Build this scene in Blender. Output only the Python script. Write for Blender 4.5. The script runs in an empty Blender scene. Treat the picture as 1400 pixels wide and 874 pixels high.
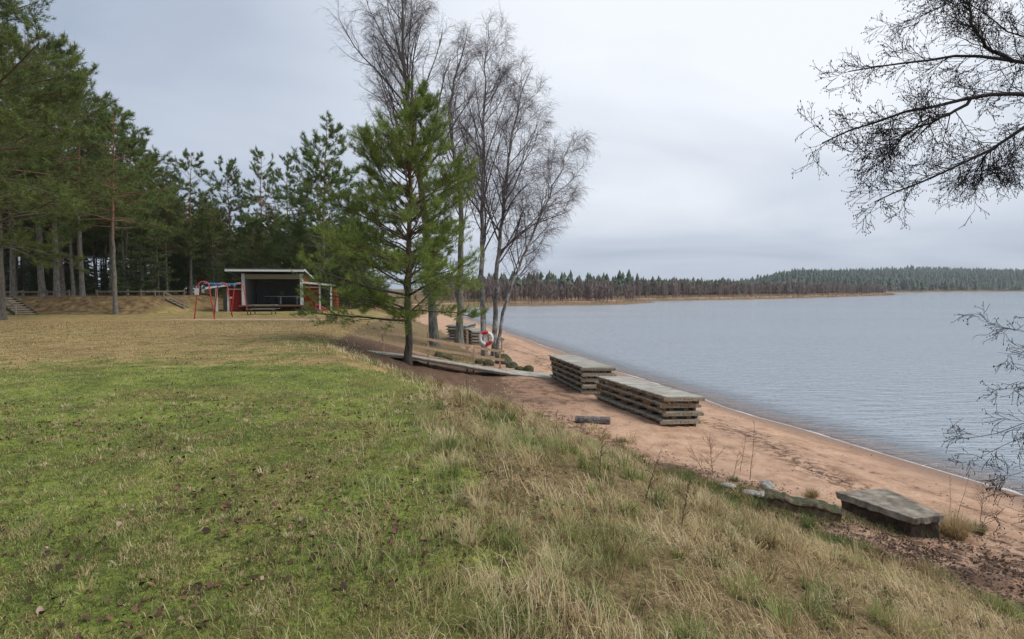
import bpy, math, random
import numpy as np
from mathutils import Vector, Matrix
R = math.radians
rs = np.random.RandomState(7)
random.seed(7)
sc = bpy.context.scene
col = sc.collection

# ------------------------------------------------------------------ camera
CAM_Z = 4.4
F = 777.0                      # focal length in photo pixels (20 mm on 36 mm)
PITCH = math.atan(42/777)
cd = bpy.data.cameras.new('camera'); cam = bpy.data.objects.new('camera', cd); col.objects.link(cam)
cd.sensor_width = 36; cd.lens = 36*F/1400; cd.clip_end = 9000; cd.clip_start = 0.05
cam.location = (0, 0, CAM_Z); cam.rotation_euler = (math.pi/2-PITCH, 0, 0)
sc.camera = cam

# ------------------------------------------------------------------ sky, light, exposure
SUN_EL, SUN_AZ = R(52), R(100)       # azimuth clockwise from +Y
w = bpy.data.worlds.new('World'); sc.world = w; w.use_nodes = True
nt = w.node_tree; nt.nodes.clear()
N = nt.nodes.new; LK = nt.links.new
out = N('ShaderNodeOutputWorld'); bg = N('ShaderNodeBackground')
sky = N('ShaderNodeTexSky'); sky.sky_type = 'NISHITA'; sky.sun_disc = False
sky.sun_elevation = SUN_EL; sky.sun_rotation = SUN_AZ; sky.dust_density = 3; sky.air_density = 1
tc = N('ShaderNodeTexCoord')
sep = N('ShaderNodeSeparateXYZ'); LK(tc.outputs['Generated'], sep.inputs[0])
# cloud deck: project the direction on a plane overhead, so that clouds flatten towards the horizon
def math_(op, a, b=None, c=None, tree=None, clamp=False):
    t = tree or nt
    n = t.nodes.new('ShaderNodeMath'); n.operation = op; n.use_clamp = clamp
    for i, v in enumerate((a, b, c)):
        if v is None: continue
        if isinstance(v, (int, float)): n.inputs[i].default_value = v
        else: t.links.new(v, n.inputs[i])
    return n.outputs[0]
zc = math_('ADD', math_('MAXIMUM', sep.outputs[2], 0.0), 0.14)
px = math_('DIVIDE', sep.outputs[0], zc); py = math_('DIVIDE', sep.outputs[1], zc)
cmb = N('ShaderNodeCombineXYZ'); LK(px, cmb.inputs[0]); LK(py, cmb.inputs[1])
nz = N('ShaderNodeTexNoise'); nz.inputs['Scale'].default_value = 0.55; nz.inputs['Detail'].default_value = 5; nz.inputs['Roughness'].default_value = .5
nz.inputs['Distortion'].default_value = .4
mp = N('ShaderNodeMapping'); mp.inputs['Location'].default_value = (3.1, 1.7, 0); mp.inputs['Scale'].default_value = (.8, 1.0, 1)
LK(cmb.outputs[0], mp.inputs[0]); LK(mp.outputs[0], nz.inputs['Vector'])
# broad brighter area of thin cloud where the sun stands behind the deck
dv = Vector((math.sin(R(20))*math.cos(R(36)), math.cos(R(20))*math.cos(R(36)), math.sin(R(36))))
dot = N('ShaderNodeVectorMath'); dot.operation = 'DOT_PRODUCT'; dot.inputs[1].default_value = dv
nrm = N('ShaderNodeVectorMath'); nrm.operation = 'NORMALIZE'; LK(tc.outputs['Generated'], nrm.inputs[0]); LK(nrm.outputs[0], dot.inputs[0])
glow = N('ShaderNodeMapRange'); glow.interpolation_type = 'SMOOTHSTEP'; LK(dot.outputs['Value'], glow.inputs[0])
glow.inputs[1].default_value = .72; glow.inputs[2].default_value = 1.0; glow.inputs[3].default_value = 0; glow.inputs[4].default_value = 1
fac = math_('ADD', math_('MULTIPLY', nz.outputs[0], 1.1), math_('MULTIPLY', glow.outputs[0], .62))
rmp = N('ShaderNodeValToRGB'); LK(math_('SUBTRACT', fac, .18), rmp.inputs[0])
e = rmp.color_ramp.elements
e[0].position = .20; e[0].color = (.37, .44, .555, 1)
e[1].position = .98; e[1].color = (.92, .95, 1.0, 1)
m = e.new(.42); m.color = (.53, .59, .69, 1)
m = e.new(.68); m.color = (.70, .75, .83, 1)
mixs = N('ShaderNodeMixRGB'); mixs.inputs[0].default_value = .94
scl = N('ShaderNodeMixRGB'); scl.blend_type = 'MULTIPLY'; scl.inputs[0].default_value = 1; scl.inputs[2].default_value = (8.6, 8.65, 8.75, 1)
LK(rmp.outputs[0], scl.inputs[1])
LK(sky.outputs[0], mixs.inputs[1]); LK(scl.outputs[0], mixs.inputs[2])
LK(mixs.outputs[0], bg.inputs[0]); bg.inputs[1].default_value = 0.1
LK(bg.outputs[0], out.inputs[0])

sl = bpy.data.lights.new('sun', 'SUN'); sun = bpy.data.objects.new('sun', sl); col.objects.link(sun)
sl.energy = 2.4; sl.angle = R(40); sl.color = (1, .95, .88)
sd_ = Vector((math.sin(SUN_AZ)*math.cos(SUN_EL), math.cos(SUN_AZ)*math.cos(SUN_EL), math.sin(SUN_EL)))
sun.rotation_euler = sd_.to_track_quat('Z', 'Y').to_euler()
sc.view_settings.view_transform = 'Standard'; sc.view_settings.look = 'None'
sc.view_settings.exposure = 0.30; sc.view_settings.gamma = 1
sc.render.engine = 'CYCLES'
sc.cycles.max_bounces = 5; sc.cycles.transparent_max_bounces = 8

# ------------------------------------------------------------------ numeric helpers
def sst(x, a, b):
    t = np.clip((np.asarray(x, float)-a)/(b-a), 0, 1); return t*t*(3-2*t)
def hsh(i, j, s):
    n = (i.astype(np.int64)*374761393 + j.astype(np.int64)*668265263 + s*1274126177) & 0x7fffffff
    n = ((n ^ (n >> 13))*1274126177) & 0x7fffffff
    return ((n ^ (n >> 16)) & 0xffff)/65535.0
def vn(x, y, s=0):
    x = np.asarray(x, float); y = np.asarray(y, float)
    i = np.floor(x); j = np.floor(y); fx = x-i; fy = y-j
    fx = fx*fx*(3-2*fx); fy = fy*fy*(3-2*fy)
    a = hsh(i, j, s); b = hsh(i+1, j, s); c = hsh(i, j+1, s); d = hsh(i+1, j+1, s)
    return (a*(1-fx)+b*fx)*(1-fy)+(c*(1-fx)+d*fx)*fy
def fbm(x, y, s=0, o=4):
    r = 0; a = .5; f = 1.0
    for k in range(o):
        r = r+a*vn(x*f+k*17.3, y*f-k*9.1, s+k); a *= .5; f *= 2.03
    return r/(1-.5**o)
def unit(v):
    return v/np.maximum(np.linalg.norm(v, axis=-1, keepdims=True), 1e-9)

# ------------------------------------------------------------------ terrain
LAKE = np.array([(16, -80), (13.5, -10), (12, 5), (10.9, 12.1), (10.2, 14.2), (9.3, 17.0), (8.2, 20.7), (7.75, 22.8), (5.6, 30),
    (2.95, 41.7), (-1.35, 61), (-6, 80), (-12, 105), (-12, 130), (-2, 146), (13, 150), (30, 158), (46, 184), (44, 190), (30, 197), (52, 204),
    (113, 246), (259, 385), (400, 600), (770, 880), (1500, 1000), (4000, 1100), (4000, -80)], float)
def sdist(x, y):
    """distance to the lake's edge, positive on land"""
    x = np.asarray(x, float); y = np.asarray(y, float)
    best = np.full(x.shape, 1e18); inside = np.zeros(x.shape, bool)
    n = len(LAKE)
    for k in range(n):
        a = LAKE[k]; b = LAKE[(k+1) % n]; e_ = b-a
        if k < n-3 :
            t = np.clip(((x-a[0])*e_[0]+(y-a[1])*e_[1])/(e_@e_), 0, 1)
            best = np.minimum(best, (x-a[0]-t*e_[0])**2+(y-a[1]-t*e_[1])**2)
        c = ((a[1] > y) != (b[1] > y)) & (x < (b[0]-a[0])*(y-a[1])/(b[1]-a[1]+1e-12)+a[0])
        inside ^= c
    d = np.sqrt(best)
    return np.where(inside, -d, d)
KY = [-30, 0, 3, 5.2, 6.5, 8.3, 10.1, 12.5, 16.4, 19.2, 23, 31, 49, 80, 130]
KT = [9.5, 9, 8.3, 7.3, 6.35, 4.9, 4.2, 2.2, .85, -.2, -.5, -2, -6, -16, -30]
KU = [0, -.3, -.5, -.9, -1.1, -1.6, -2.3, -3.9, -6.4, -7.9, -9.2, -10.5, -12, -24, -40]
def bank_s(x, y):
    t = np.interp(y, KY, KT); u = np.interp(y, KY, KU)
    t = t+.35*(fbm(np.asarray(x)*.9, np.asarray(y)*.9, 5, 3)-.5)*2
    return (t-x)/(t-u)
def terr(x, y, fine=True):
    x = np.asarray(x, float); y = np.asarray(y, float)
    d = sdist(x, y)+.5*(fbm(x*.25, y*.25, 3, 2)-.5)*sst(y, -50, 5)
    beach = np.where(d > 0, .11*np.minimum(d, 7)+.015*np.clip(d-7, 0, 40), np.maximum(.10*d, -2.2))
    lawn = 2.75-.38*sst(y, 6, 45)+.10*(fbm(x*.12, y*.12, 11, 3)-.5)
    s = bank_s(x, y); b = sst(s, 0, 1)
    b = b*(1-sst(y, 95, 135))
    z = beach*(1-b)+lawn*b
    yb = 44.6+1.2*np.sin(x*.13)
    left = 1-sst(x, -31.5, -28.0)
    z = z+1.35*sst(y-yb, 0, 2.6)*left*(y > 30)*(1-sst(y, 120, 150))
    z = z+(.7*sst(y, 56, 85)*(1-left))*(1-sst(y, 95, 135))*sst(-x, 6, 16)
    z = z+sst(d, 20, 420)*27*sst(y-0.15*x, 430, 800)*sst(x-.42*y, -30, 120)+24*np.exp(-(((x-1180)/210)**2+((y-1750)/260)**2))
    z = z+(1+4*sst(x, 40, 200))*sst(d, 60, 260)*sst(y, 200, 330)
    if fine:
        near = (1-sst(np.hypot(x, y), 26, 45))
        rough = sst(s, .0, .12)*(1-sst(s, .82, 1.0))
        z = z+near*(rough*(.22*(fbm(x*1.6, y*1.6, 21, 3)-.5)+.07*(vn(x*5, y*5, 8)-.5)) +
                    sst(s, .9, 1.05)*.05*(fbm(x*1.3, y*1.3, 31, 3)-.5) +
                    (1-sst(s, -.02, .05))*sst(d, .5, 2.2)*(.06*(fbm(x*1.5, y*1.5, 41, 3)-.5)+.05*(vn(x*4.5, y*4.5, 43)-.5)))
    return z
def ground(x, y): return float(terr(np.array([x]), np.array([y]))[0])
cp, sp = math.cos(PITCH), math.sin(PITCH)
def ray(px_, py_):
    u = (px_-700)/F; v = (437-py_)/F
    return np.array([u, cp+v*sp, -sp+v*cp])
def at(px_, py_, Y):
    d = ray(px_, py_); k = Y/d[1]; return Vector((d[0]*k, Y, CAM_Z+d[2]*k))
def hit(px_, py_, ymax=400):
    d = ray(px_, py_); ks = np.exp(np.linspace(math.log(1.5), math.log(ymax), 1500))/d[1]
    X = d[0]*ks; Y = d[1]*ks; Z = CAM_Z+d[2]*ks
    below = Z < terr(X, Y, False)
    i = int(np.argmax(below)) if below.any() else len(ks)-1
    return Vector((X[i], Y[i], ground(X[i], Y[i])))

# ------------------------------------------------------------------ object helpers
def tag(o, label=None, cat=None, group=None, kind=None):
    if label: o['label'] = label
    if cat: o['category'] = cat
    if group: o['group'] = group
    if kind: o['kind'] = kind
    return o
def thing(name, label, cat, loc=(0, 0, 0), rz=0, group=None):
    o = bpy.data.objects.new(name, None); col.objects.link(o); o.location = loc; o.rotation_euler = (0, 0, rz)
    o.empty_display_size = .2
    return tag(o, label, cat, group)
def link(name, me, parent=None):
    o = bpy.data.objects.new(name, me); col.objects.link(o)
    if parent is not None: o.parent = parent
    return o
def npmesh(name, V, faces, mat, smooth=False, attrs=None):
    V = np.asarray(V, np.float32).reshape(-1, 3)
    fl = [np.asarray(f, np.int32) for f in faces if len(f)]
    me = bpy.data.meshes.new(name)
    me.vertices.add(len(V)); me.vertices.foreach_set('co', V.ravel())
    nl = sum(f.size for f in fl); npoly = sum(len(f) for f in fl)
    me.loops.add(nl); me.polygons.add(npoly)
    me.loops.foreach_set('vertex_index', np.concatenate([f.ravel() for f in fl]))
    tot = np.concatenate([np.full(len(f), f.shape[1], np.int32) for f in fl])
    st = np.concatenate([[0], np.cumsum(tot)[:-1]]).astype(np.int32)
    me.polygons.foreach_set('loop_start', st); me.polygons.foreach_set('loop_total', tot)
    if smooth: me.polygons.foreach_set('use_smooth', np.ones(npoly, bool))
    me.update(calc_edges=True)
    for k, a in (attrs or {}).items():
        t = me.attributes.new(k, 'FLOAT', 'POINT'); t.data.foreach_set('value', np.asarray(a, np.float32))
    me.materials.append(mat)
    return me
class MB:
    """collects boxes, bars and tubes for ONE mesh"""
    def __init__(s): s.v = []; s.f = []
    def add(s, V, Fs):
        o = len(s.v); s.v += [tuple(p) for p in V]; s.f += [tuple(i+o for i in f) for f in Fs]; return s
    def box(s, c, d, rz=0, rx=0, ry=0, jit=0):
        M = Matrix.Rotation(rz, 3, 'Z') @ Matrix.Rotation(ry, 3, 'Y') @ Matrix.Rotation(rx, 3, 'X')
        c = Vector(c); P = []
        for i in (-1, 1):
            for j in (-1, 1):
                for k in (-1, 1):
                    q = Vector((i*d[0]/2, j*d[1]/2, k*d[2]/2))
                    if jit: q += Vector([random.uniform(-jit, jit) for _ in range(3)])
                    P.append(c+M @ q)
        return s.add(P, [(0, 1, 3, 2), (4, 6, 7, 5), (0, 4, 5, 1), (2, 3, 7, 6), (0, 2, 6, 4), (1, 5, 7, 3)])
    def bar(s, a, b, w_, h_):
        a = Vector(a); b = Vector(b); d = b-a; L = d.length; d.normalize()
        side = d.cross(Vector((0, 0, 1)))
        if side.length < .05: side = Vector((1, 0, 0))
        side.normalize(); up = side.cross(d)
        P = [e_+side*(i*w_/2)+up*(j*h_/2) for e_ in (a, b) for i, j in ((-1, -1), (1, -1), (1, 1), (-1, 1))]
        return s.add(P, [(3, 2, 1, 0), (4, 5, 6, 7), (0, 1, 5, 4), (1, 2, 6, 5), (2, 3, 7, 6), (3, 0, 4, 7)])
    def tube(s, pts, r, n=10, cap=True):
        pts = [Vector(p) for p in pts]; rr = r if isinstance(r, (list, tuple)) else [r]*len(pts)
        rings = []; prev = None
        for i, p in enumerate(pts):
            t = (pts[min(i+1, len(pts)-1)]-pts[max(i-1, 0)]).normalized()
            u = (prev-t*prev.dot(t)) if prev is not None else t.orthogonal()
            u.normalize(); prev = u; v = t.cross(u)
            rings.append([p+(u*math.cos(a)+v*math.sin(a))*rr[i] for a in [2*math.pi*k/n for k in range(n)]])
        V = [q for rg in rings for q in rg]; Fs = []
        for i in range(len(pts)-1):
            for k in range(n): Fs.append((i*n+k, i*n+(k+1) % n, (i+1)*n+(k+1) % n, (i+1)*n+k))
        if cap: Fs += [tuple(range(n))[::-1], tuple(range((len(pts)-1)*n, len(pts)*n))]
        return s.add(V, Fs)
    def build(s, name, mat, parent=None, bevel=0, smooth=False):
        me = bpy.data.meshes.new(name); me.from_pydata([tuple(v) for v in s.v], [], s.f); me.materials.append(mat); me.update()
        if smooth:
            me.polygons.foreach_set('use_smooth', np.ones(len(me.polygons), bool))
        o = link(name, me, parent)
        if bevel:
            b = o.modifiers.new('bevel', 'BEVEL'); b.width = bevel; b.segments = 2; b.limit_method = 'ANGLE'
        return o

# ------------------------------------------------------------------ materials
def newmat(name):
    m_ = bpy.data.materials.new(name); m_.use_nodes = True
    return m_, m_.node_tree, m_.node_tree.nodes['Principled BSDF']
def nd(t, ty, **kw):
    n = t.nodes.new(ty)
    for k, v in kw.items():
        if k in n.inputs: n.inputs[k].default_value = v
        else: setattr(n, k, v)
    return n
def noise(t, vec, scale, detail=4, rough=.55, stretch=None):
    if stretch:
        mpn = t.nodes.new('ShaderNodeMapping'); mpn.inputs['Scale'].default_value = stretch; t.links.new(vec, mpn.inputs[0]); vec = mpn.outputs[0]
    n = t.nodes.new('ShaderNodeTexNoise'); n.inputs['Scale'].default_value = scale; n.inputs['Detail'].default_value = detail; n.inputs['Roughness'].default_value = rough
    t.links.new(vec, n.inputs['Vector']); return n.outputs[0]
def ramp(t, fac_, stops):
    n = t.nodes.new('ShaderNodeValToRGB'); t.links.new(fac_, n.inputs[0]); e_ = n.color_ramp.elements
    while len(e_) < len(stops): e_.new(.5)
    for q, (p, c) in zip(e_, stops): q.position = p; q.color = (*c, 1) if len(c) == 3 else c
    return n.outputs[0]
def mixc(t, f, a, b, mode='MIX'):
    n = t.nodes.new('ShaderNodeMixRGB'); n.blend_type = mode
    for i, v in enumerate((f, a, b)):
        if isinstance(v, (int, float)): n.inputs[i].default_value = v
        elif isinstance(v, tuple): n.inputs[i].default_value = (*v, 1)
        else: t.links.new(v, n.inputs[i])
    return n.outputs[0]
def bump(t, h, strength, dist, bs):
    n = t.nodes.new('ShaderNodeBump'); n.inputs['Strength'].default_value = strength; n.inputs['Distance'].default_value = dist
    t.links.new(h, n.inputs['Height']); t.links.new(n.outputs[0], bs.inputs['Normal']); return n
def attr(t, name):
    n = t.nodes.new('ShaderNodeAttribute'); n.attribute_name = name; return n.outputs['Fac']
def pos(t):
    n = t.nodes.new('ShaderNodeNewGeometry'); return n.outputs['Position']
def objc(t):
    n = t.nodes.new('ShaderNodeTexCoord'); return n.outputs['Object']

def mat_simple(name, stops, scale=6, rough=.8, stretch=None, bmp=.3, bd=.01, detail=5, obj=True, rnd=0.0):
    m_, t, bs = newmat(name); v = objc(t) if obj else pos(t)
    n = noise(t, v, scale, detail, .6, stretch)
    c = ramp(t, n, stops)
    if rnd:
        oi = t.nodes.new('ShaderNodeObjectInfo')
        f = math_('MULTIPLY_ADD', oi.outputs['Random'], rnd, 1-rnd/2, tree=t)
        hs = t.nodes.new('ShaderNodeHueSaturation'); t.links.new(f, hs.inputs['Value']); t.links.new(c, hs.inputs['Color']); c = hs.outputs[0]
    t.links.new(c, bs.inputs['Base Color']); bs.inputs['Roughness'].default_value = rough
    bs.inputs['Specular IOR Level'].default_value = .25
    if bmp: bump(t, n, bmp, bd, bs)
    return m_
M = {}
M['grey_wood'] = mat_simple('grey_wood', [(.25, (.10, .085, .068)), (.5, (.24, .215, .18)), (.75, (.36, .335, .295))], 4, .85, (9, .9, 9), .5, .006, rnd=.35)
M['deck_wood'] = mat_simple('deck_wood', [(.3, (.17, .155, .125)), (.45, (.31, .295, .25)), (.55, (.40, .385, .335)), (.7, (.52, .50, .44))], 3, .75, (.5, 3.0, 9), .6, .006, rnd=.25)
M['beam_wood'] = mat_simple('beam_wood', [(.28, (.06, .045, .03)), (.45, (.21, .165, .11)), (.6, (.33, .28, .21)), (.78, (.40, .37, .31))], 3, .85, (5, .8, 6), .5, .008, rnd=.5)
M['brown_wood'] = mat_simple('brown_wood', [(.25, (.05, .03, .018)), (.5, (.14, .085, .05)), (.75, (.24, .16, .10))], 5, .85, (6, 2, 6), .5, .006, rnd=.5)
M['rail_wood'] = mat_simple('rail_wood', [(.25, (.24, .155, .09)), (.5, (.42, .28, .175)), (.75, (.52, .38, .26))], 7, .8, (1, 4, 4), .3, .004)
M['fence_wood'] = mat_simple('fence_wood', [(.25, (.06, .05, .035)), (.5, (.14, .12, .09)), (.75, (.24, .21, .16))], 7, .85, None, .3, .004)
M['dark_wood'] = mat_simple('dark_wood', [(.3, (.035, .03, .025)), (.7, (.09, .075, .06))], 6, .85)
M['log_wood'] = mat_simple('log_wood', [(.3, (.04, .032, .03)), (.48, (.13, .11, .105)), (.62, (.25, .22, .21)), (.8, (.34, .32, .31))], 3, .85, (1.5, 12, 12), .6, .01)
M['red_board'] = mat_simple('red_board', [(.3, (.16, .012, .010)), (.7, (.27, .022, .018))], 9, .7, (14, 14, 1), .3, .01)
M['red_pipe'] = mat_simple('red_pipe', [(.3, (.45, .06, .05)), (.7, (.60, .10, .08))], 8, .45, bmp=0)
M['blue_pipe'] = mat_simple('blue_pipe', [(.3, (.03, .12, .25)), (.7, (.05, .18, .36))], 8, .45, bmp=0)
M['white_paint'] = mat_simple('white_paint', [(.25, (.50, .52, .52)), (.7, (.72, .73, .72))], 6, .6, bmp=.1)
M['ring_white'] = mat_simple('ring_white', [(.25, (.66, .66, .63)), (.7, (.8, .8, .78))], 14, .5, bmp=.1)
M['ring_red'] = mat_simple('ring_red', [(.3, (.50, .015, .02)), (.7, (.62, .03, .035))], 14, .5, bmp=.1)
M['grey_panel'] = mat_simple('grey_panel', [(.25, (.17, .18, .155)), (.7, (.23, .24, .205))], 3, .8, (6, 6, 1), .2)
M['dark_panel'] = mat_simple('dark_panel', [(.25, (.10, .11, .10)), (.7, (.15, .16, .14))], 3, .8, (6, 6, 1), .2)
M['beige_board'] = mat_simple('beige_board', [(.25, (.20, .17, .12)), (.7, (.28, .24, .18))], 5, .8, (1, 1, 6))
M['roof_felt'] = mat_simple('roof_felt', [(.25, (.09, .09, .09)), (.7, (.16, .16, .16))], 12, .9)
M['metal'] = mat_simple('metal', [(.25, (.25, .26, .27)), (.7, (.36, .37, .38))], 12, .4, bmp=.05)
M['concrete'] = mat_simple('concrete', [(.3, (.085, .07, .05)), (.45, (.19, .165, .13)), (.55, (.27, .24, .195)), (.7, (.37, .335, .285))], 5, .9, None, .6, .02, 8)
M['bare_bark'] = mat_simple('bare_bark', [(.3, (.065, .052, .048)), (.7, (.16, .135, .125))], 8, .9, bmp=0)
M['twig'] = mat_simple('twig', [(.3, (.10, .08, .08)), (.7, (.19, .15, .15))], 2, .9, bmp=0)
M['alder_bark'] = mat_simple('alder_bark', [(.3, (.012, .010, .010)), (.7, (.035, .028, .026))], 10, .9, bmp=.3)
M['alder_cone'] = mat_simple('alder_cone', [(.3, (.012, .008, .008)), (.7, (.03, .02, .02))], 30, .9, bmp=0)
M['weed'] = mat_simple('weed', [(.3, (.05, .032, .02)), (.7, (.13, .085, .05))], 10, .9, bmp=0)

def mat_moss_rock(name, rock, amt=.45):
    m_, t, bs = newmat(name); v = objc(t)
    n1 = noise(t, v, 9, 6); c = ramp(t, n1, rock)
    g = t.nodes.new('ShaderNodeNewGeometry'); sx = t.nodes.new('ShaderNodeSeparateXYZ'); t.links.new(g.outputs['Normal'], sx.inputs[0])
    f = math_('ADD', math_('MULTIPLY', sx.outputs[2], .35, tree=t), noise(t, v, 5, 4), tree=t)
    mf = nd(t, 'ShaderNodeMapRange'); t.links.new(f, mf.inputs[0]); mf.inputs[1].default_value = 1.05-amt; mf.inputs[2].default_value = 1.2-amt
    mo = ramp(t, noise(t, v, 30, 4), [(.3, (.02, .024, .008)), (.7, (.075, .08, .022))])
    t.links.new(mixc(t, mf.outputs[0], c, mo), bs.inputs['Base Color']); bs.inputs['Roughness'].default_value = .95
    bump(t, n1, .6, .03, bs); return m_
M['mossy_rock'] = mat_moss_rock('mossy_rock', [(.3, (.06, .055, .05)), (.7, (.22, .20, .18))], .62)
M['pale_rock'] = mat_moss_rock('pale_rock', [(.3, (.22, .20, .18)), (.7, (.50, .47, .43))], .28)
M['mossy_wall'] = mat_moss_rock('mossy_wall', [(.3, (.05, .038, .025)), (.5, (.15, .11, .07)), (.7, (.27, .21, .14))], .36)

M['soil_face'] = mat_moss_rock('soil_face', [(.3, (.02, .014, .010)), (.55, (.07, .045, .03)), (.8, (.15, .10, .07))], .50)
def mat_bark(name, low, high, h0, h1, sc_=5):
    m_, t, bs = newmat(name); v = objc(t)
    sx = t.nodes.new('ShaderNodeSeparateXYZ'); t.links.new(v, sx.inputs[0])
    mr = nd(t, 'ShaderNodeMapRange'); t.links.new(sx.outputs[2], mr.inputs[0]); mr.inputs[1].default_value = h0; mr.inputs[2].default_value = h1
    n1 = noise(t, v, sc_, 6, .6, (3, 3, .8))
    c = mixc(t, mr.outputs[0], ramp(t, n1, low), ramp(t, n1, high))
    t.links.new(c, bs.inputs['Base Color']); bs.inputs['Roughness'].default_value = .95
    bump(t, n1, .8, .03, bs); return m_
M['pine_bark'] = mat_bark('pine_bark', [(.32, (.07, .06, .05)), (.7, (.24, .215, .19))], [(.3, (.12, .055, .03)), (.7, (.30, .16, .09))], 5, 9)
M['near_bark'] = mat_bark('near_bark', [(.32, (.05, .04, .035)), (.7, (.17, .15, .13))], [(.3, (.05, .028, .018)), (.7, (.15, .085, .05))], 5, 9)
M['young_pine_bark'] = mat_bark('young_pine_bark', [(.32, (.025, .02, .015)), (.7, (.10, .085, .065))], [(.3, (.07, .035, .02)), (.7, (.20, .11, .065))], 2.5, 6)
M['spruce_bark'] = mat_bark('spruce_bark', [(.32, (.05, .04, .035)), (.7, (.16, .13, .11))], [(.3, (.05, .04, .03)), (.7, (.15, .11, .08))], 5, 9)
def mat_birch():
    m_, t, bs = newmat('birch_bark'); v = objc(t)
    n1 = noise(t, v, 2.2, 6, .65, (2.2, 2.2, 1.4)); n2 = noise(t, v, 9, 4, .6, (1, 1, 4))
    c = ramp(t, n1, [(.40, (.035, .03, .026)), (.5, (.14, .13, .115)), (.60, (.40, .39, .36)), (.8, (.5, .49, .46))])
    c = mixc(t, .35, c, ramp(t, n2, [(.35, (.03, .03, .025)), (.6, (.35, .34, .32))]))
    t.links.new(c, bs.inputs['Base Color']); bs.inputs['Roughness'].default_value = .9; bump(t, n1, .6, .03, bs); return m_
M['birch_bark'] = mat_birch()
M['old_birch_bark'] = mat_simple('old_birch_bark', [(.3, (.05, .05, .04)), (.5, (.14, .14, .115)), (.7, (.28, .28, .25))], 3, .95, (3, 3, .8), .9, .04)

def mat_foliage(name, dark, light, trans=.25, patch=.35):
    m_, t, bs = newmat(name)
    a = attr(t, 'v'); n1 = noise(t, objc(t), patch*3, 3)
    oi = t.nodes.new('ShaderNodeObjectInfo')
    f = math_('ADD', math_('MULTIPLY', a, .6, tree=t), math_('MULTIPLY', n1, .5, tree=t), tree=t)
    c = ramp(t, f, [(.2, dark), (.85, light)])
    hs = t.nodes.new('ShaderNodeHueSaturation'); t.links.new(c, hs.inputs['Color'])
    t.links.new(math_('MULTIPLY_ADD', oi.outputs['Random'], .35, .85, tree=t), hs.inputs['Value'])
    t.links.new(math_('MULTIPLY_ADD', oi.outputs['Random'], .03, .488, tree=t), hs.inputs['Hue'])
    c = hs.outputs[0]
    t.links.new(c, bs.inputs['Base Color']); bs.inputs['Roughness'].default_value = .6; bs.inputs['Specular IOR Level'].default_value = .3
    if trans:
        tr = t.nodes.new('ShaderNodeBsdfTranslucent'); t.links.new(c, tr.inputs[0])
        mx = t.nodes.new('ShaderNodeMixShader'); mx.inputs[0].default_value = trans
        o = t.nodes['Material Output']; t.links.new(bs.outputs[0], mx.inputs[1]); t.links.new(tr.outputs[0], mx.inputs[2]); t.links.new(mx.outputs[0], o.inputs[0])
    return m_
M['pine_needle'] = mat_foliage('pine_needle', (.040, .060, .018), (.20, .245, .065))
M['young_needle'] = mat_foliage('young_needle', (.055, .080, .018), (.29, .34, .075), .3)
M['spruce_needle'] = mat_foliage('spruce_needle', (.030, .050, .018), (.13, .175, .055))
M['far_conifer'] = mat_foliage('far_conifer', (.018, .035, .022), (.05, .085, .045), 0, .01)
M['far_bare'] = mat_foliage('far_bare', (.10, .078, .074), (.26, .20, .185), 0, .01)
M['reed'] = mat_foliage('reed', (.15, .095, .05), (.32, .22, .12), .2, .05)
M['shrub_leaf'] = mat_foliage('shrub_leaf', (.04, .05, .02), (.11, .12, .05), .2)

# grass: 'dry' 0..1 chooses between living green and straw, 'v' is the random of the blade
def mat_grass():
    m_, t, bs = newmat('grass_blade')
    v = attr(t, 'v'); d = attr(t, 'dry')
    g = ramp(t, v, [(0, (.045, .065, .016)), (.3, (.115, .165, .038)), (.6, (.225, .285, .072)), (.85, (.35, .38, .14)), (1, (.46, .42, .22))])
    y = ramp(t, v, [(0, (.12, .07, .028)), (.2, (.27, .18, .085)), (.45, (.50, .37, .20)), (.75, (.66, .52, .31)), (1, (.74, .63, .44))])
    t.links.new(mixc(t, d, g, y), bs.inputs['Base Color']); bs.inputs['Roughness'].default_value = .6; bs.inputs['Specular IOR Level'].default_value = .25
    tr = t.nodes.new('ShaderNodeBsdfTranslucent'); t.links.new(mixc(t, d, g, y), tr.inputs[0])
    mx = t.nodes.new('ShaderNodeMixShader'); mx.inputs[0].default_value = .3
    o = t.nodes['Material Output']; t.links.new(bs.outputs[0], mx.inputs[1]); t.links.new(tr.outputs[0], mx.inputs[2]); t.links.new(mx.outputs[0], o.inputs[0])
    return m_
M['grass'] = mat_grass()
def mat_litter(name, stops):
    m_, t, bs = newmat(name); t.links.new(ramp(t, attr(t, 'v'), stops), bs.inputs['Base Color']); bs.inputs['Roughness'].default_value = .75
    bs.inputs['Specular IOR Level'].default_value = .3; return m_
M['leaf_litter'] = mat_litter('leaf_litter', [(0, (.025, .014, .010)), (.4, (.08, .04, .025)), (.7, (.17, .085, .05)), (.85, (.28, .17, .12)), (1, (.38, .29, .23))])
M['wrack'] = mat_litter('wrack', [(0, (.03, .018, .012)), (.5, (.10, .06, .04)), (1, (.28, .18, .12))])

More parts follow.
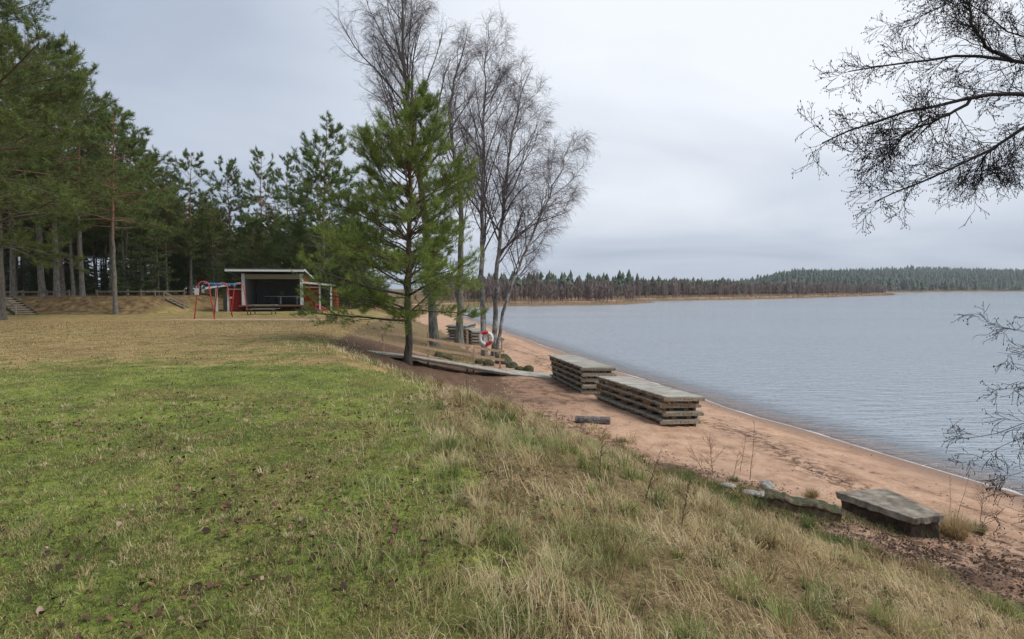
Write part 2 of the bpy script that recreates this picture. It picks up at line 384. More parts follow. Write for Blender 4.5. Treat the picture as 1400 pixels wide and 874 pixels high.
def mat_ground():
    m_, t, bs = newmat('ground'); P = pos(t)
    A = {k: attr(t, k) for k in ('lawn', 'bank', 'forest', 'path', 'depth', 'reedy', 'wet', 'wrk', 'yel')}
    big = noise(t, P, .35, 5); mid = noise(t, P, 2.0, 5); fin = noise(t, P, 14, 5, .65); vf = noise(t, P, 60, 4, .7)
    def edge(a, amp=.5):   # breaks a mask's edge up with noise
        f = math_('ADD', a, math_('MULTIPLY', math_('SUBTRACT', mid, .5, tree=t), amp*1.2, tree=t), tree=t)
        f = math_('ADD', f, math_('MULTIPLY', math_('SUBTRACT', fin, .5, tree=t), amp, tree=t), tree=t)
        mr = nd(t, 'ShaderNodeMapRange'); t.links.new(f, mr.inputs[0]); mr.inputs[1].default_value = .35; mr.inputs[2].default_value = .65; return mr.outputs[0]
    sand = ramp(t, mixc(t, .5, fin, mid), [(.3, (.30, .17, .105)), (.47, (.46, .285, .185)), (.64, (.60, .41, .285))])
    sand = mixc(t, ramp(t, big, [(.4, (0, 0, 0)), (.65, (.6, .6, .6))]), sand, (.44, .29, .205))
    specks = ramp(t, mixc(t, .35, vf, mid), [(.39, (.8, .8, .8)), (.455, (0, 0, 0))])
    sand = mixc(t, specks, sand, (.12, .075, .05))
    wetc = ramp(t, fin, [(.3, (.21, .125, .08)), (.7, (.29, .175, .115))])
    c = mixc(t, A['wet'], sand, wetc)
    wr = math_('MULTIPLY', A['wrk'], ramp(t, noise(t, P, 5, 5, .7), [(.46, (0, 0, 0)), (.56, (1, 1, 1))]), tree=t)
    c = mixc(t, wr, c, (.085, .05, .035))
    pathc = ramp(t, fin, [(.3, (.075, .045, .03)), (.6, (.17, .105, .07)), (.8, (.26, .17, .12))])
    c = mixc(t, edge(A['path'], .9), c, pathc)
    dryc = ramp(t, fin, [(.25, (.07, .05, .025)), (.5, (.19, .14, .07)), (.75, (.31, .235, .12))])
    grc = ramp(t, mixc(t, .5, mid, fin), [(.3, (.055, .055, .014)), (.44, (.115, .145, .030)), (.56, (.215, .255, .05)), (.72, (.31, .27, .12))])
    yelc = ramp(t, mixc(t, .45, mid, fin), [(.30, (.13, .10, .035)), (.45, (.27, .19, .08)), (.6, (.37, .275, .12)), (.75, (.43, .33, .17))])
    law = mixc(t, edge(A['yel'], 1.1), grc, yelc)
    xf = noise(t, P, 45, 6, .75)
    law = mixc(t, .85, law, ramp(t, xf, [(.30, (.16, .16, .16)), (.46, (.8, .8, .8)), (.55, (1.1, 1.1, 1.1)), (.68, (1.9, 1.7, 1.5))]), 'MULTIPLY')
    dryc = mixc(t, .8, dryc, ramp(t, xf, [(.30, (.16, .16, .16)), (.5, (.9, .9, .9)), (.68, (1.9, 1.7, 1.5))]), 'MULTIPLY')
    law = mixc(t, ramp(t, noise(t, P, .8, 5, .6, (1, .5, 1)), [(.52, (0, 0, 0)), (.68, (.55, .55, .55))]), law, (.15, .10, .045))
    c = mixc(t, edge(A['bank'], .6), c, dryc)
    c = mixc(t, edge(A['lawn'], .5), c, law)
    forc = ramp(t, mid, [(.3, (.06, .035, .02)), (.5, (.15, .10, .045)), (.7, (.26, .19, .09))])
    c = mixc(t, edge(A['forest'], .6), c, forc)
    c = mixc(t, A['reedy'], c, ramp(t, mid, [(.3, (.13, .085, .05)), (.7, (.27, .185, .10))]))
    c = mixc(t, A['depth'], c, (.025, .028, .03))  # dark silt offshore, also painted in for light absorbed by deep water
    t.links.new(c, bs.inputs['Base Color'])
    t.links.new(math_('MULTIPLY_ADD', A['wet'], -.45, .95, tree=t), bs.inputs['Roughness']); bs.inputs['Specular IOR Level'].default_value = .2
    h = math_('ADD', math_('MULTIPLY', fin, .7, tree=t), math_('MULTIPLY', vf, .3, tree=t), tree=t)
    bump(t, math_('ADD', h, math_('MULTIPLY', noise(t, P, 5, 3, .5), .9, tree=t), tree=t), .8, .06, bs)
    return m_
M['ground'] = mat_ground()
def mat_water():
    m_, t, bs = newmat('lake_water'); P = pos(t)
    o = t.nodes['Material Output']
    h1 = noise(t, P, 1.3, 4, .6, (.5, 1.7, 1)); h2 = noise(t, P, 5.0, 3, .6, (.5, 1.5, 1)); h3 = noise(t, P, .09, 3, .5, (.5, 1.4, 1))
    gust = ramp(t, noise(t, P, .03, 3, .5, (.4, 1.6, 1)), [(.3, (.55, .55, .55)), (.7, (1, 1, 1))])
    h = math_('ADD', math_('MULTIPLY', h1, 1.0, tree=t), math_('MULTIPLY', h2, .28, tree=t), tree=t)
    h = math_('ADD', h, math_('MULTIPLY', h3, .8, tree=t), tree=t)
    b = t.nodes.new('ShaderNodeBump'); b.inputs['Distance'].default_value = .22; t.links.new(gust, b.inputs['Strength']); t.links.new(h, b.inputs['Height'])
    fr = t.nodes.new('ShaderNodeFresnel'); fr.inputs[0].default_value = 1.40; t.links.new(b.outputs[0], fr.inputs['Normal'])
    gl = t.nodes.new('ShaderNodeBsdfGlossy'); gl.inputs['Roughness'].default_value = .06; gl.inputs[0].default_value = (.93, .97, 1, 1); t.links.new(b.outputs[0], gl.inputs['Normal'])
    tr = t.nodes.new('ShaderNodeBsdfTransparent'); tr.inputs[0].default_value = (.96, .96, .98, 1)
    df = t.nodes.new('ShaderNodeBsdfDiffuse'); df.inputs[0].default_value = (.30, .345, .395, 1)
    m0 = t.nodes.new('ShaderNodeMixShader'); t.links.new(attr(t, 'deep'), m0.inputs[0])
    t.links.new(tr.outputs[0], m0.inputs[1]); t.links.new(df.outputs[0], m0.inputs[2])
    mx = t.nodes.new('ShaderNodeMixShader'); t.links.new(math_('MULTIPLY', fr.outputs[0], 1.0, tree=t), mx.inputs[0])
    t.links.new(m0.outputs[0], mx.inputs[1]); t.links.new(gl.outputs[0], mx.inputs[2]); t.links.new(mx.outputs[0], o.inputs[0])
    return m_
M['water'] = mat_water()

# ------------------------------------------------------------------ the ground sheet and the lake
def graded(a, b, step, lo, hi, g):
    mid = list(np.arange(a, b+1e-6, step)); r = []; x = b; s = step
    while x < hi: s *= g; x += s; r.append(x)
    l = []; x = a; s = step
    while x > lo: s *= g; x -= s; l.append(x)
    return np.array(l[::-1]+mid+r)
xs = graded(-9, 12.5, .11, -2500, 5000, 1.05); ys = graded(1.2, 26, .11, -150, 5000, 1.045)
X, Y = np.meshgrid(xs, ys); Z = terr(X, Y)
D = sdist(X, Y); S = bank_s(X, Y)
nx, ny = len(xs), len(ys)
I = np.arange(nx*ny).reshape(ny, nx)
Fq = np.stack([I[:-1, :-1], I[:-1, 1:], I[1:, 1:], I[1:, :-1]], -1).reshape(-1, 4)
far = sst(Y, 95, 130)
Sl = S+.17*sst(Y, 8, 13)
lawn = sst(Sl, .84, 1.02)*(1-far); bank = sst(S, -.02, .06)*(1-far)
nearside = 1-far
dirt = sst(Y+.0*X, 16, 19.5)*(1-sst(Y, 24, 30))*sst(S, -.15, .1)*(1-sst(S, .8, 1.0))
dirt = np.maximum(dirt, .55*sst(Y, 13, 19)*(1-sst(Y, 22, 26))*(1-sst(np.abs(X-1.0), 1, 2.5)))
toe = .85*np.exp(-((S+.01)/.07)**2)*(1-sst(Y, 13, 16)); toe = np.maximum(toe, .9*np.exp(-(((X-6.2)/1.5)**2+((Y-7.4)/.8)**2)))
bank = bank*(1-.85*dirt)*(1-.5*np.clip(toe, 0, 1))
dirt = np.maximum(dirt, .75*toe*fbm(X*2.2, Y*2.2, 141, 3)*1.6)
birchm = np.exp(-(((X+4)/3.5)**2+((Y-29)/4.5)**2)); bank = np.maximum(bank*(1-.2*birchm), 0)
forest = np.maximum(sst(Y-(53+.0*X), 0, 6)*sst(-X, 8, 16), sst(Y-43.8, 0, 1.6)*(1-sst(X, -31, -28)))
forest = np.maximum(forest*(1-far), far*sst(D, 8, 14))*(Y > 30)
sandpatch = np.maximum(np.exp(-(((X+17.5)/5.5)**4+((Y-36.6)/1.1)**4)), np.exp(-(((X+13.5)/2.0)**4+((Y-36.6)/1.3)**4)))
lawn = lawn*(1-sandpatch); bank = bank*(1-sandpatch)
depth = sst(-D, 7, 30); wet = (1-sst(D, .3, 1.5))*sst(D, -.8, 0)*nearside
reedy = far*(1-sst(D, 6, 10)); yel = np.clip(sst(Y, 8.5, 15)*.62+.22*sst(Y, 15, 24)+.9*(fbm(X*.16, Y*.30, 57, 3)-.5), 0, 1)*sst(Y, 7.5, 12)*(1-.35*sst(Y, 37.5, 40)*(1-sst(Y, 50, 56)))
wrk = np.exp(-((D-3.6-.5*np.sin(Y*.7))/.55)**2)*nearside*.9+np.exp(-((D-2.4)/.12)**2)*.8*nearside + .75*np.exp(-((S+.03)/.07)**2)*nearside
wrk = np.maximum(wrk, .95*np.exp(-(((X-6.3)/1.8)**2+((Y-7.9)/1.1)**2)))
wrk = wrk*(1-sst(Y, 40, 60))
fl = lambda a: np.broadcast_to(a, X.shape).ravel()
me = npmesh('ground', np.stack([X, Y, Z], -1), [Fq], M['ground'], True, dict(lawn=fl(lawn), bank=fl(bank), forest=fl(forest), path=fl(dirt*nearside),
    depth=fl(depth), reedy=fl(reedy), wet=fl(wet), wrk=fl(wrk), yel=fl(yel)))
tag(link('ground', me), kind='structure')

wx = graded(-2, 40, .5, -60, 5000, 1.07); wy = graded(2, 60, .5, -90, 1400, 1.06)
WX, WY = np.meshgrid(wx, wy); wd = sst(-sdist(WX, WY), -.6, 2.8)
I = np.arange(WX.size).reshape(WX.shape)
Fw = np.stack([I[:-1, :-1], I[:-1, 1:], I[1:, 1:], I[1:, :-1]], -1).reshape(-1, 4)
me = npmesh('lake', np.stack([WX, WY, 0*WX], -1), [Fw], M['water'], True, dict(deep=wd.ravel()))
tag(link('lake', me), kind='structure')

# ------------------------------------------------------------------ grass
def blades(P, h, wd_, lean, az, dry, v, curl=1.0):
    """tapered bent blades: 5 vertices, a quad and a triangle each"""
    n = len(P); d = np.stack([np.cos(az), np.sin(az), 0*az], -1); sa = az+np.pi/2+rs.uniform(-.8, .8, n)
    s_ = np.stack([np.cos(sa), np.sin(sa), 0*sa], -1)*(wd_/2)[:, None]
    up = np.array([0, 0, 1.0])
    m_ = P+up*(h*.55*np.cos(lean*.5))[:, None]+d*(h*.55*np.sin(lean*.5))[:, None]
    tp = m_+up*(h*.45*np.cos(lean*(1+.5*curl)))[:, None]+d*(h*.45*np.sin(lean*(1+.5*curl)))[:, None]
    V = np.stack([P-s_, P+s_, m_+s_*.8, m_-s_*.8, tp], 1).reshape(-1, 3)
    b = np.arange(n)[:, None]*5
    return V, b+np.array([[0, 1, 2, 3]]), b+np.array([[3, 2, 4]]), np.repeat(dry, 5), np.repeat(v, 5)
def scatter(y0, y1, dens, marg=1.18, xmax=None):
    A = marg*.9*(y1*y1-y0*y0); n = int(A*dens)
    y = np.sqrt(rs.uniform(y0*y0, y1*y1, n)); x = rs.uniform(-1, 1, n)*.9*marg*y
    return x, y
def collect(L, name, label, mat=None):
    o = 0; Vs = []; Q = []; T = []; dr = []; vv = []
    for V, q, t_, d_, v_ in L:
        Vs.append(V); Q.append(q+o); T.append(t_+o); dr.append(d_); vv.append(v_); o += len(V)
    me = npmesh(name, np.concatenate(Vs), [np.concatenate(Q), np.concatenate(T)], mat or M['grass'], False, dict(dry=np.concatenate(dr), v=np.concatenate(vv)))
    return tag(link(name, me), label, 'grass', kind='stuff')
L1 = []; L2 = []
for y0, y1, dl, db, wk, sk in ((2.0, 4.0, 10500, 1500, 1.1, 1), (4.0, 7, 4200, 900, 1.45, 1), (7, 12, 620, 480, 2.2, 1.05), (12, 20, 170, 260, 3.4, 1.1), (20, 34, 45, 40, 5.5, 1.1)):
    x, y = scatter(y0, y1, dl)
    s = bank_s(x, y); patch = fbm(x*1.1, y*1.1, 61, 4); fine = fbm(x*4, y*4, 71, 3)
    s = s+.17*sst(y, 8, 13)
    keep = (rs.uniform(0, 1, len(x)) < sst(s+(patch-.5)*.35, .72, .95)) & (rs.uniform(0, 1, len(x)) < .35+1.1*sst(fine, .25, .6))
    dd = np.exp(-(((x+17.5)/5.5)**4+((y-36.6)/1.1)**4)) < .3
    x, y, patch, fine, s = [a[keep & dd] for a in (x, y, patch, fine, s)]
    n = len(x); z = terr(x, y)-.004
    h = (.016+.034*rs.uniform(0, 1, n)**2+.016*sst(fine, .45, .7))*sk*(1+.7*sst(y, 12, 30))
    dry = np.clip(sst(y+(patch-.5)*12, 8, 17)*.62+.9*(fbm(x*.16, y*.30, 57, 3)-.5)*sst(y, 8, 12)+.75*sst(patch+.5*(fine-.5), .52, .64)*(rs.uniform(0, 1, n) < .6)+(rs.uniform(0, 1, n) < .24)*.8+.6*(1-sst(s, .85, 1.1)), 0, 1)
    v = np.clip(rs.normal(.06+.75*fine, .26, n)-.22*dry, 0, 1)
    L1.append(blades(np.stack([x, y, z], -1), h, (.0026+.002*rs.uniform(0, 1, n))*wk, rs.uniform(.3, 2.3, n), rs.uniform(0, 6.28, n), dry, v, .1))
    x, y = scatter(y0, y1, db)
    s = bank_s(x, y); patch = fbm(x*.9, y*.9, 81, 4); cl = fbm(x*2.7, y*2.7, 91, 3)
    dens = sst(s+(patch-.5)*.25, -.03, .10)*(1-sst(s+.17*sst(y, 8, 13)+(patch-.5)*.5, .82, 1.12))*(.15+1.3*sst(cl, .3, .62))
    dirt_ = sst(y, 15.5, 18.5)*sst(s, -.15, .1)*(1-sst(s, .55, .8))
    dens = dens*(1-.93*dirt_)*(1-.75*sst(y, 22, 24))
    keep = rs.uniform(0, 1, len(x)) < dens
    x, y, patch, cl, s = [a[keep] for a in (x, y, patch, cl, s)]
    n = len(x); z = terr(x, y)-.01
    h = (.07+.19*rs.uniform(0, 1, n)**1.5)*(.55+.9*cl)*(1-.45*(1-sst(s, .05, .35)))
    flow = 6.28*fbm(x*.5, y*.5, 101, 2)+rs.normal(0, .9, n)
    green = sst(fbm(x*1.5, y*1.5, 111, 4), .50, .66)*.7
    dry = np.clip(rs.normal(1-green, .22, n)-.25*sst(s, .75, 1), 0, 1)
    v = np.clip(rs.normal(.47+1.0*(cl-.5), .25, n)-.22*(1-sst(s, .08, .5))*(1-sst(y, 11, 14)), 0, 1)
    L2.append(blades(np.stack([x, y, z], -1), h, (.0024+.0022*rs.uniform(0, 1, n))*wk, rs.uniform(.45, 2.0, n), flow, dry, v, .6))
def tuft_field(y0, y1, dens, per, rad, h0, h1, mode, wk):
    cx, cy = scatter(y0, y1, dens); s = bank_s(cx, cy)+.17*sst(cy, 8, 13); cl = fbm(cx*1.2, cy*1.2, 171, 3)
    if mode == 'bank': k = (s > .03) & (s < .98) & (rs.uniform(0, 1, len(cx)) < .25+1.2*sst(cl, .35, .6)*(1-.95*sst(cy, 14.5, 17)*sst(s, -.1, .1)*(1-sst(s, .6, .8))))
    else: k = (s > .85) & (rs.uniform(0, 1, len(cx)) < .3+1.0*sst(cl, .38, .6))
    cx, cy, s, cl = [a[k] for a in (cx, cy, s, cl)]; m_ = len(cx)
    big_ = rs.uniform(.55, 1.25, m_); tv = rs.normal(.5, .2, m_); grn = fbm(cx*1.1, cy*1.1, 181, 3)
    td = np.clip(rs.normal(.85, .2, m_)-.85*(grn > .59), 0, 1) if mode == 'bank' else np.clip(rs.normal(.12, .15, m_)+.85*(rs.uniform(0, 1, m_) < .34), 0, 1)
    if mode == 'bank': tv = tv-.20*(1-sst(s, .1, .5))*(1-sst(cy, 11, 14))
    lz = rs.uniform(0, 6.28, m_)
    i = np.repeat(np.arange(m_), per); n = len(i); az = rs.uniform(0, 6.28, n); rr = rad*big_[i]*np.sqrt(rs.uniform(0, 1, n))
    x = cx[i]+rr*np.cos(az); y = cy[i]+rr*np.sin(az); z = terr(x, y)-.006
    la = np.arctan2(np.sin(az)+.9*np.sin(lz[i]), np.cos(az)+.9*np.cos(lz[i]))+rs.normal(0, .45, n)
    return blades(np.stack([x, y, z], -1), rs.uniform(h0, h1, n)*big_[i], (.0022+.0022*rs.uniform(0, 1, n))*wk, rs.uniform(.2, 1.9, n)*(.5+.5*rr/(rad*big_[i])+.3), la, np.clip(td[i]+rs.normal(0, .12, n), 0, 1), np.clip(tv[i]+rs.normal(0, .17, n), 0, 1), .7)
for a_ in ((2, 4.5, 22, 75, .055, .08, .26, 'bank', 1.0), (4.5, 8, 15, 85, .07, .09, .28, 'bank', 1.5), (8, 15, 7, 75, .09, .11, .31, 'bank', 2.4)): L2.append(tuft_field(*a_))
for a_ in ((2, 4.5, 90, 26, .028, .035, .085, 'lawn', 1.1), (4.5, 9, 34, 24, .035, .035, .085, 'lawn', 1.7)): L1.append(tuft_field(*a_))
collect(L1, 'lawn_grass', 'short green mossy grass on the flat lawn')
collect(L2, 'bank_grass', 'tall dry straw coloured grass on the slope down to the beach')

# fallen leaves (bent diamonds) and wrack
def leaves(x, y, size, name, label, mat, lift=.012, asp=.75):
    n = len(x); z = terr(x, y)+lift*rs.uniform(.2, 1.6, n)
    a = rs.uniform(0, 6.28, n); tx = rs.normal(0, .6, n); ty = rs.normal(0, .6, n)
    d = unit(np.stack([np.cos(a), np.sin(a), tx], -1)); s_ = unit(np.stack([-np.sin(a), np.cos(a), ty], -1))
    P = np.stack([x, y, z], -1); nn = np.cross(d, s_); k = (size/2)[:, None]; cu = (rs.uniform(.1, .5, n)[:, None])*k
    V = np.stack([P-d*k, P-d*k*.35+s_*k*asp+nn*cu, P+d*k*.45+s_*k*asp*.8+nn*cu, P+d*k+nn*cu*.4, P+d*k*.45-s_*k*asp*.8+nn*cu*.7, P-d*k*.35-s_*k*asp+nn*cu], 1).reshape(-1, 3)
    b = np.arange(n)[:, None]*6
    v = np.clip(rs.beta(1.6, 2.0, n), 0, 1)
    me = npmesh(name, V, [b+np.array([[0, 1, 2, 3]]), b+np.array([[0, 3, 4, 5]])], mat, False, dict(v=np.repeat(v, 6)))
    return tag(link(name, me), label, 'litter', kind='stuff')
x1, y1 = scatter(2.2, 4.6, 210); x2, y2 = scatter(4.6, 9, 85); x3, y3 = scatter(9, 16, 10)
x = np.concatenate([x1, x2, x3]); y = np.concatenate([y1, y2, y3]); p = fbm(x*.9, y*.9, 121, 3); s = bank_s(x, y)
k = (rs.uniform(0, 1, len(x)) < sst(p, .38, .66)*(.35+.65*sst(s, .6, .95))) & (s > .06)
x, y = x[k], y[k]
leaves(x, y, .015+.048*rs.beta(1.4, 2.6, len(x)), 'fallen_leaves', 'brown fallen leaves scattered over the lawn', M['leaf_litter'], .022)
x, y = scatter(5, 34, 42); d = sdist(x, y); s = bank_s(x, y)
pr = .9*np.exp(-((d-3.6-.5*np.sin(y*.7))/.45)**2)+.8*np.exp(-((d-2.4)/.08)**2)+.5*np.exp(-((s+.03)/.06)**2)+.10+1.2*np.exp(-(((x-6.3)/1.6)**2+((y-7.8)/.9)**2))
pr = pr*sst(fbm(x*1.6, y*1.6, 131, 3), .42, .60)*(1-.7*sst(y, 14, 30))
k = (rs.uniform(0, 1, len(x)) < pr) & (s < .12) & (d > .5)
x, y = x[k], y[k]
xa, ya = scatter(4.5, 16, 260); d = sdist(xa, ya); s = bank_s(xa, ya)
pr = 1.1*np.exp(-(((xa-6.2)/1.9)**2+((ya-7.8)/1.1)**2))+.8*np.exp(-((s+.04)/.13)**2)
k = (rs.uniform(0, 1, len(xa)) < pr*sst(fbm(xa*2, ya*2, 133, 3), .42, .6)) & (s < .3) & (d > 1)
xb = rs.normal(6.2, 1.25, 4200); yb_ = rs.normal(7.9, .75, 4200); kb = (rs.uniform(0, 1, 4200) < sst(fbm(xb*2.2, yb_*2.2, 135, 3), .36, .6)) & (sdist(xb, yb_) > 1.5) & (bank_s(xb, yb_) < .3)
x = np.concatenate([x, xa[k], xb[kb]]); y = np.concatenate([y, ya[k], yb_[kb]])
leaves(x, y, rs.uniform(.02, .07, len(x)), 'beach_debris', 'dark leaves and twigs washed up in lines on the sand', M['wrack'], .008, .42)

# thin foam edge where the ripples reach the sand
ln = []
for a, b in zip(LAKE[1:11], LAKE[2:12]):
    n = int(np.hypot(*(b-a))/.12)
    for i in range(n): ln.append(a+(b-a)*i/n)
ln = np.array(ln); 
def to_edge(pts):
    # march across the shore to where the ground passes the water level
    T = np.gradient(pts, axis=0); nrm_ = unit(np.stack([T[:, 1], -T[:, 0]], -1)); best = np.zeros(len(pts)); off = np.linspace(-1.2, 1.2, 97)
    g = np.stack([terr(pts[:, 0]+nrm_[:, 0]*o_, pts[:, 1]+nrm_[:, 1]*o_) for o_ in off], 1)
    i = np.argmin(np.abs(g-.004), 1); return pts+nrm_*off[i][:, None], nrm_
E, nn = to_edge(ln)
wv = .004+.34*np.clip(fbm(ln[:, 1]*1.3, ln[:, 0]*1.3, 7, 3)-.45, 0, 1)+.015*rs.uniform(0, 1, len(ln))
V = np.concatenate([np.c_[E-nn*(.02), np.full(len(E), .006)], np.c_[E+nn*.5*wv[:, None], np.full(len(E), .016)], np.c_[E+nn*wv[:, None], np.full(len(E), .006)]])
n = len(E); i = np.arange(n-1)
Ff = np.concatenate([np.stack([i, i+1, n+i+1, n+i], -1), np.stack([n+i, n+i+1, 2*n+i+1, 2*n+i], -1)])
M['foam'] = mat_simple('foam', [(.3, (.34, .31, .29)), (.7, (.62, .62, .62))], 20, .7, obj=False, bmp=0)
tag(link('shore_foam', npmesh('shore_foam', V, [Ff], M['foam'])), 'thin white foam line along the water edge', 'foam', kind='stuff')

# ------------------------------------------------------------------ trees: vectorised branching
def grow(S_, D_, Ln, n, wander, trop, rg):
    K = len(S_); P = np.zeros((K, n, 3)); P[:, 0] = S_; d = unit(D_); st = (np.asarray(Ln)/(n-1))[:, None]
    tr = np.broadcast_to(np.asarray(trop, float), (K,))
    for i in range(1, n):
        d = d+rg.normal(0, wander, (K, 3)); d[:, 2] += tr; d = unit(d); P[:, i] = P[:, i-1]+d*st
    return P
def spawn(P, Rr, k, t0, t1, a0, a1, rg, flat=0.0, even=True):
    Mn, n, _ = P.shape; pi = np.repeat(np.arange(Mn), k)
    j = np.tile(np.arange(k), Mn)
    t = t0+(t1-t0)*((j+rg.uniform(0, 1, Mn*k))/k)
    f = t*(n-1); i = np.minimum(f.astype(int), n-2); fr = (f-i)[:, None]
    A_ = P[pi, i]; B_ = P[pi, i+1]; S_ = A_*(1-fr)+B_*fr; T = unit(B_-A_)
    r = Rr[pi, i]*(1-fr[:, 0])+Rr[pi, i+1]*fr[:, 0]
    q = rg.normal(0, 1, (Mn*k, 3))
    if flat:
        side = unit(np.cross(T, np.array([0, 0, 1.0]))+1e-6)*np.where(j % 2, 1, -1)[:, None]
        q = side*flat*1.6+q*(1-flat)
    q = unit(q-T*(q*T).sum(1, keepdims=True)); a = rg.uniform(a0, a1, Mn*k)[:, None]
    return S_, np.cos(a)*T+np.sin(a)*q, t, pi, r
def taper(r0, n, end=.25): return np.asarray(r0)[:, None]*np.linspace(1, end, n)[None, :]
def tubes(P, Rr, sides):
    Mn, n, _ = P.shape
    T = np.empty_like(P); T[:, 1:-1] = P[:, 2:]-P[:, :-2]; T[:, 0] = P[:, 1]-P[:, 0]; T[:, -1] = P[:, -1]-P[:, -2]; T = unit(T)
    ref = np.where(np.abs(T[:, :1, 2:3]) > .8, np.array([1.0, 0, 0]), np.array([0, 0, 1.0]))
    U = unit(np.cross(T, np.broadcast_to(ref, T.shape))); W = np.cross(T, U)
    a = np.arange(sides)*2*np.pi/sides
    ring = P[:, :, None]+Rr[:, :, None, None]*(np.cos(a)[None, None, :, None]*U[:, :, None]+np.sin(a)[None, None, :, None]*W[:, :, None])
    I_ = np.arange(Mn*n*sides).reshape(Mn, n, sides); J = np.roll(I_, -1, 2)
    Q = np.stack([I_[:, :-1], J[:, :-1], J[:, 1:], I_[:, 1:]], -1).reshape(-1, 4)
    return ring.reshape(-1, 3), Q
def join(parts):
    o = 0; V = []; Q = []
    for v, q in parts: V.append(v); Q.append(q+o); o += len(v)
    return np.concatenate(V), np.concatenate(Q)
def tufts(S_, D_, ln_, wd_, c, spread, along, rg):
    n = len(S_)*c; S2 = np.repeat(S_, c, 0); D2 = np.repeat(unit(D_), c, 0)
    dd = unit(D2+rg.normal(0, spread, (n, 3))); b = S2-D2*(rg.uniform(0, along, n)[:, None])
    L_ = (ln_*rg.uniform(.65, 1.15, n))[:, None]
    sd = unit(np.cross(dd, rg.normal(0, 1, (n, 3))))*wd_/2
    V = np.stack([b-sd, b+sd, b+dd*L_], 1).reshape(-1, 3)
    v = np.repeat(np.repeat(rg.uniform(0, 1, len(S_)), c)*.6+rg.uniform(0, .4, n), 3)
    return V, np.arange(n*3).reshape(-1, 3), v
def spline(pts, n, rg=None, jit=0):
    pts = np.array([tuple(p) for p in pts], float); s_ = np.r_[0, np.cumsum(np.linalg.norm(np.diff(pts, axis=0), axis=1))]
    t = np.linspace(0, s_[-1], n); o = np.stack([np.interp(t, s_, pts[:, i]) for i in range(3)], -1)
    for _ in range(2): o[1:-1] = .25*o[:-2]+.5*o[1:-1]+.25*o[2:]
    if jit: o[1:-1] += rg.normal(0, jit, o[1:-1].shape)
    return o

def bare_crown(P, Rr, rg, k1, len1, t0, k2=8, k3=7, k4=4, up=.06, droop=-.15, tw=.55, a=(.5, .95), rmul=.5, sc2=.5, twigr=.0035):
    """limbs > branches > twigs from trunks P"""
    out_ = []
    S1, D1, t, pi, r = spawn(P, Rr, k1, t0, .93, a[0], a[1], rg)
    l1 = len1*(1.08-.8*((t-t0)/(1-t0))**1.3)*rg.uniform(.65, 1.15, len(t)); r1 = np.minimum(r*rmul, .008+l1*.0095)
    P1 = grow(S1, D1, l1, 9, .10, up, rg); R1 = taper(r1, 9, .3); out_.append(tubes(P1, R1, 5))
    S2, D2, t2, p2, r2 = spawn(P1, R1, k2, .18, 1, .4, .85, rg)
    kp = rg.uniform(0, 1, len(t2)) < np.clip(l1[p2]/(len1*.7), .12, 1); S2, D2, t2, p2, r2 = [a_[kp] for a_ in (S2, D2, t2, p2, r2)]
    l2 = l1[p2]*sc2*(1.1-.6*t2)*rg.uniform(.6, 1.2, len(t2)); r2 = np.minimum(r2*.6, .003+l2*.008)
    P2 = grow(S2, D2, l2, 6, .13, up*.5, rg); R2 = taper(r2, 6, .35); out_.append(tubes(P2, R2, 4))
    S3, D3, t3, p3, r3 = spawn(P2, R2, k3, .1, 1, .35, .9, rg)
    l3 = tw*rg.uniform(.5, 1.4, len(t3)); r3 = np.full(len(t3), twigr*1.5)
    P3 = grow(S3, D3, l3, 5, .15, droop, rg); R3 = taper(r3, 5, .5); out_.append(tubes(P3, R3, 3))
    S4, D4, t4, p4, r4 = spawn(P3, R3, k4, .1, 1, .3, .9, rg)
    l4 = tw*.6*rg.uniform(.4, 1.3, len(t4)); P4 = grow(S4, D4, l4, 4, .15, droop*1.5, rg); R4 = taper(np.full(len(t4), twigr), 4, .6)
    out_.append(tubes(P4, R4, 3))
    return out_, P4, P3

def birch(waypix, Yd, r0, label, seed, name='birch_tree', bark='birch_bark', group=None, **kw):
    rg = np.random.RandomState(seed)
    base = hit(*waypix[0]) if Yd is None else None
    Y0 = base.y
    pts = [base-Vector((0, 0, .15))]+[at(px_, py_, Y0) for px_, py_ in waypix[1:]]
    P = spline(pts, 26, rg, .035); Rr = r0*(1-np.linspace(0, 1, 26)**1.1*.93); Rr[0] *= 1.45; Rr[1] *= 1.12
    t = thing(name, label, 'tree', base, 0, group); off = np.array(base)
    v, q = tubes(P[None]-off, Rr[None], 10)
    link('trunk', npmesh('trunk', v, [q], M[bark], True), t)
    pr, _, _ = bare_crown(P[None]-off, Rr[None], rg, **kw)
    v, q = join(pr[:2]); link('branches', npmesh('branches', v, [q], M['bare_bark'], True), t)
    v, q = join(pr[2:]); link('crown', npmesh('crown', v, [q], M['twig'], False), t)
    return t

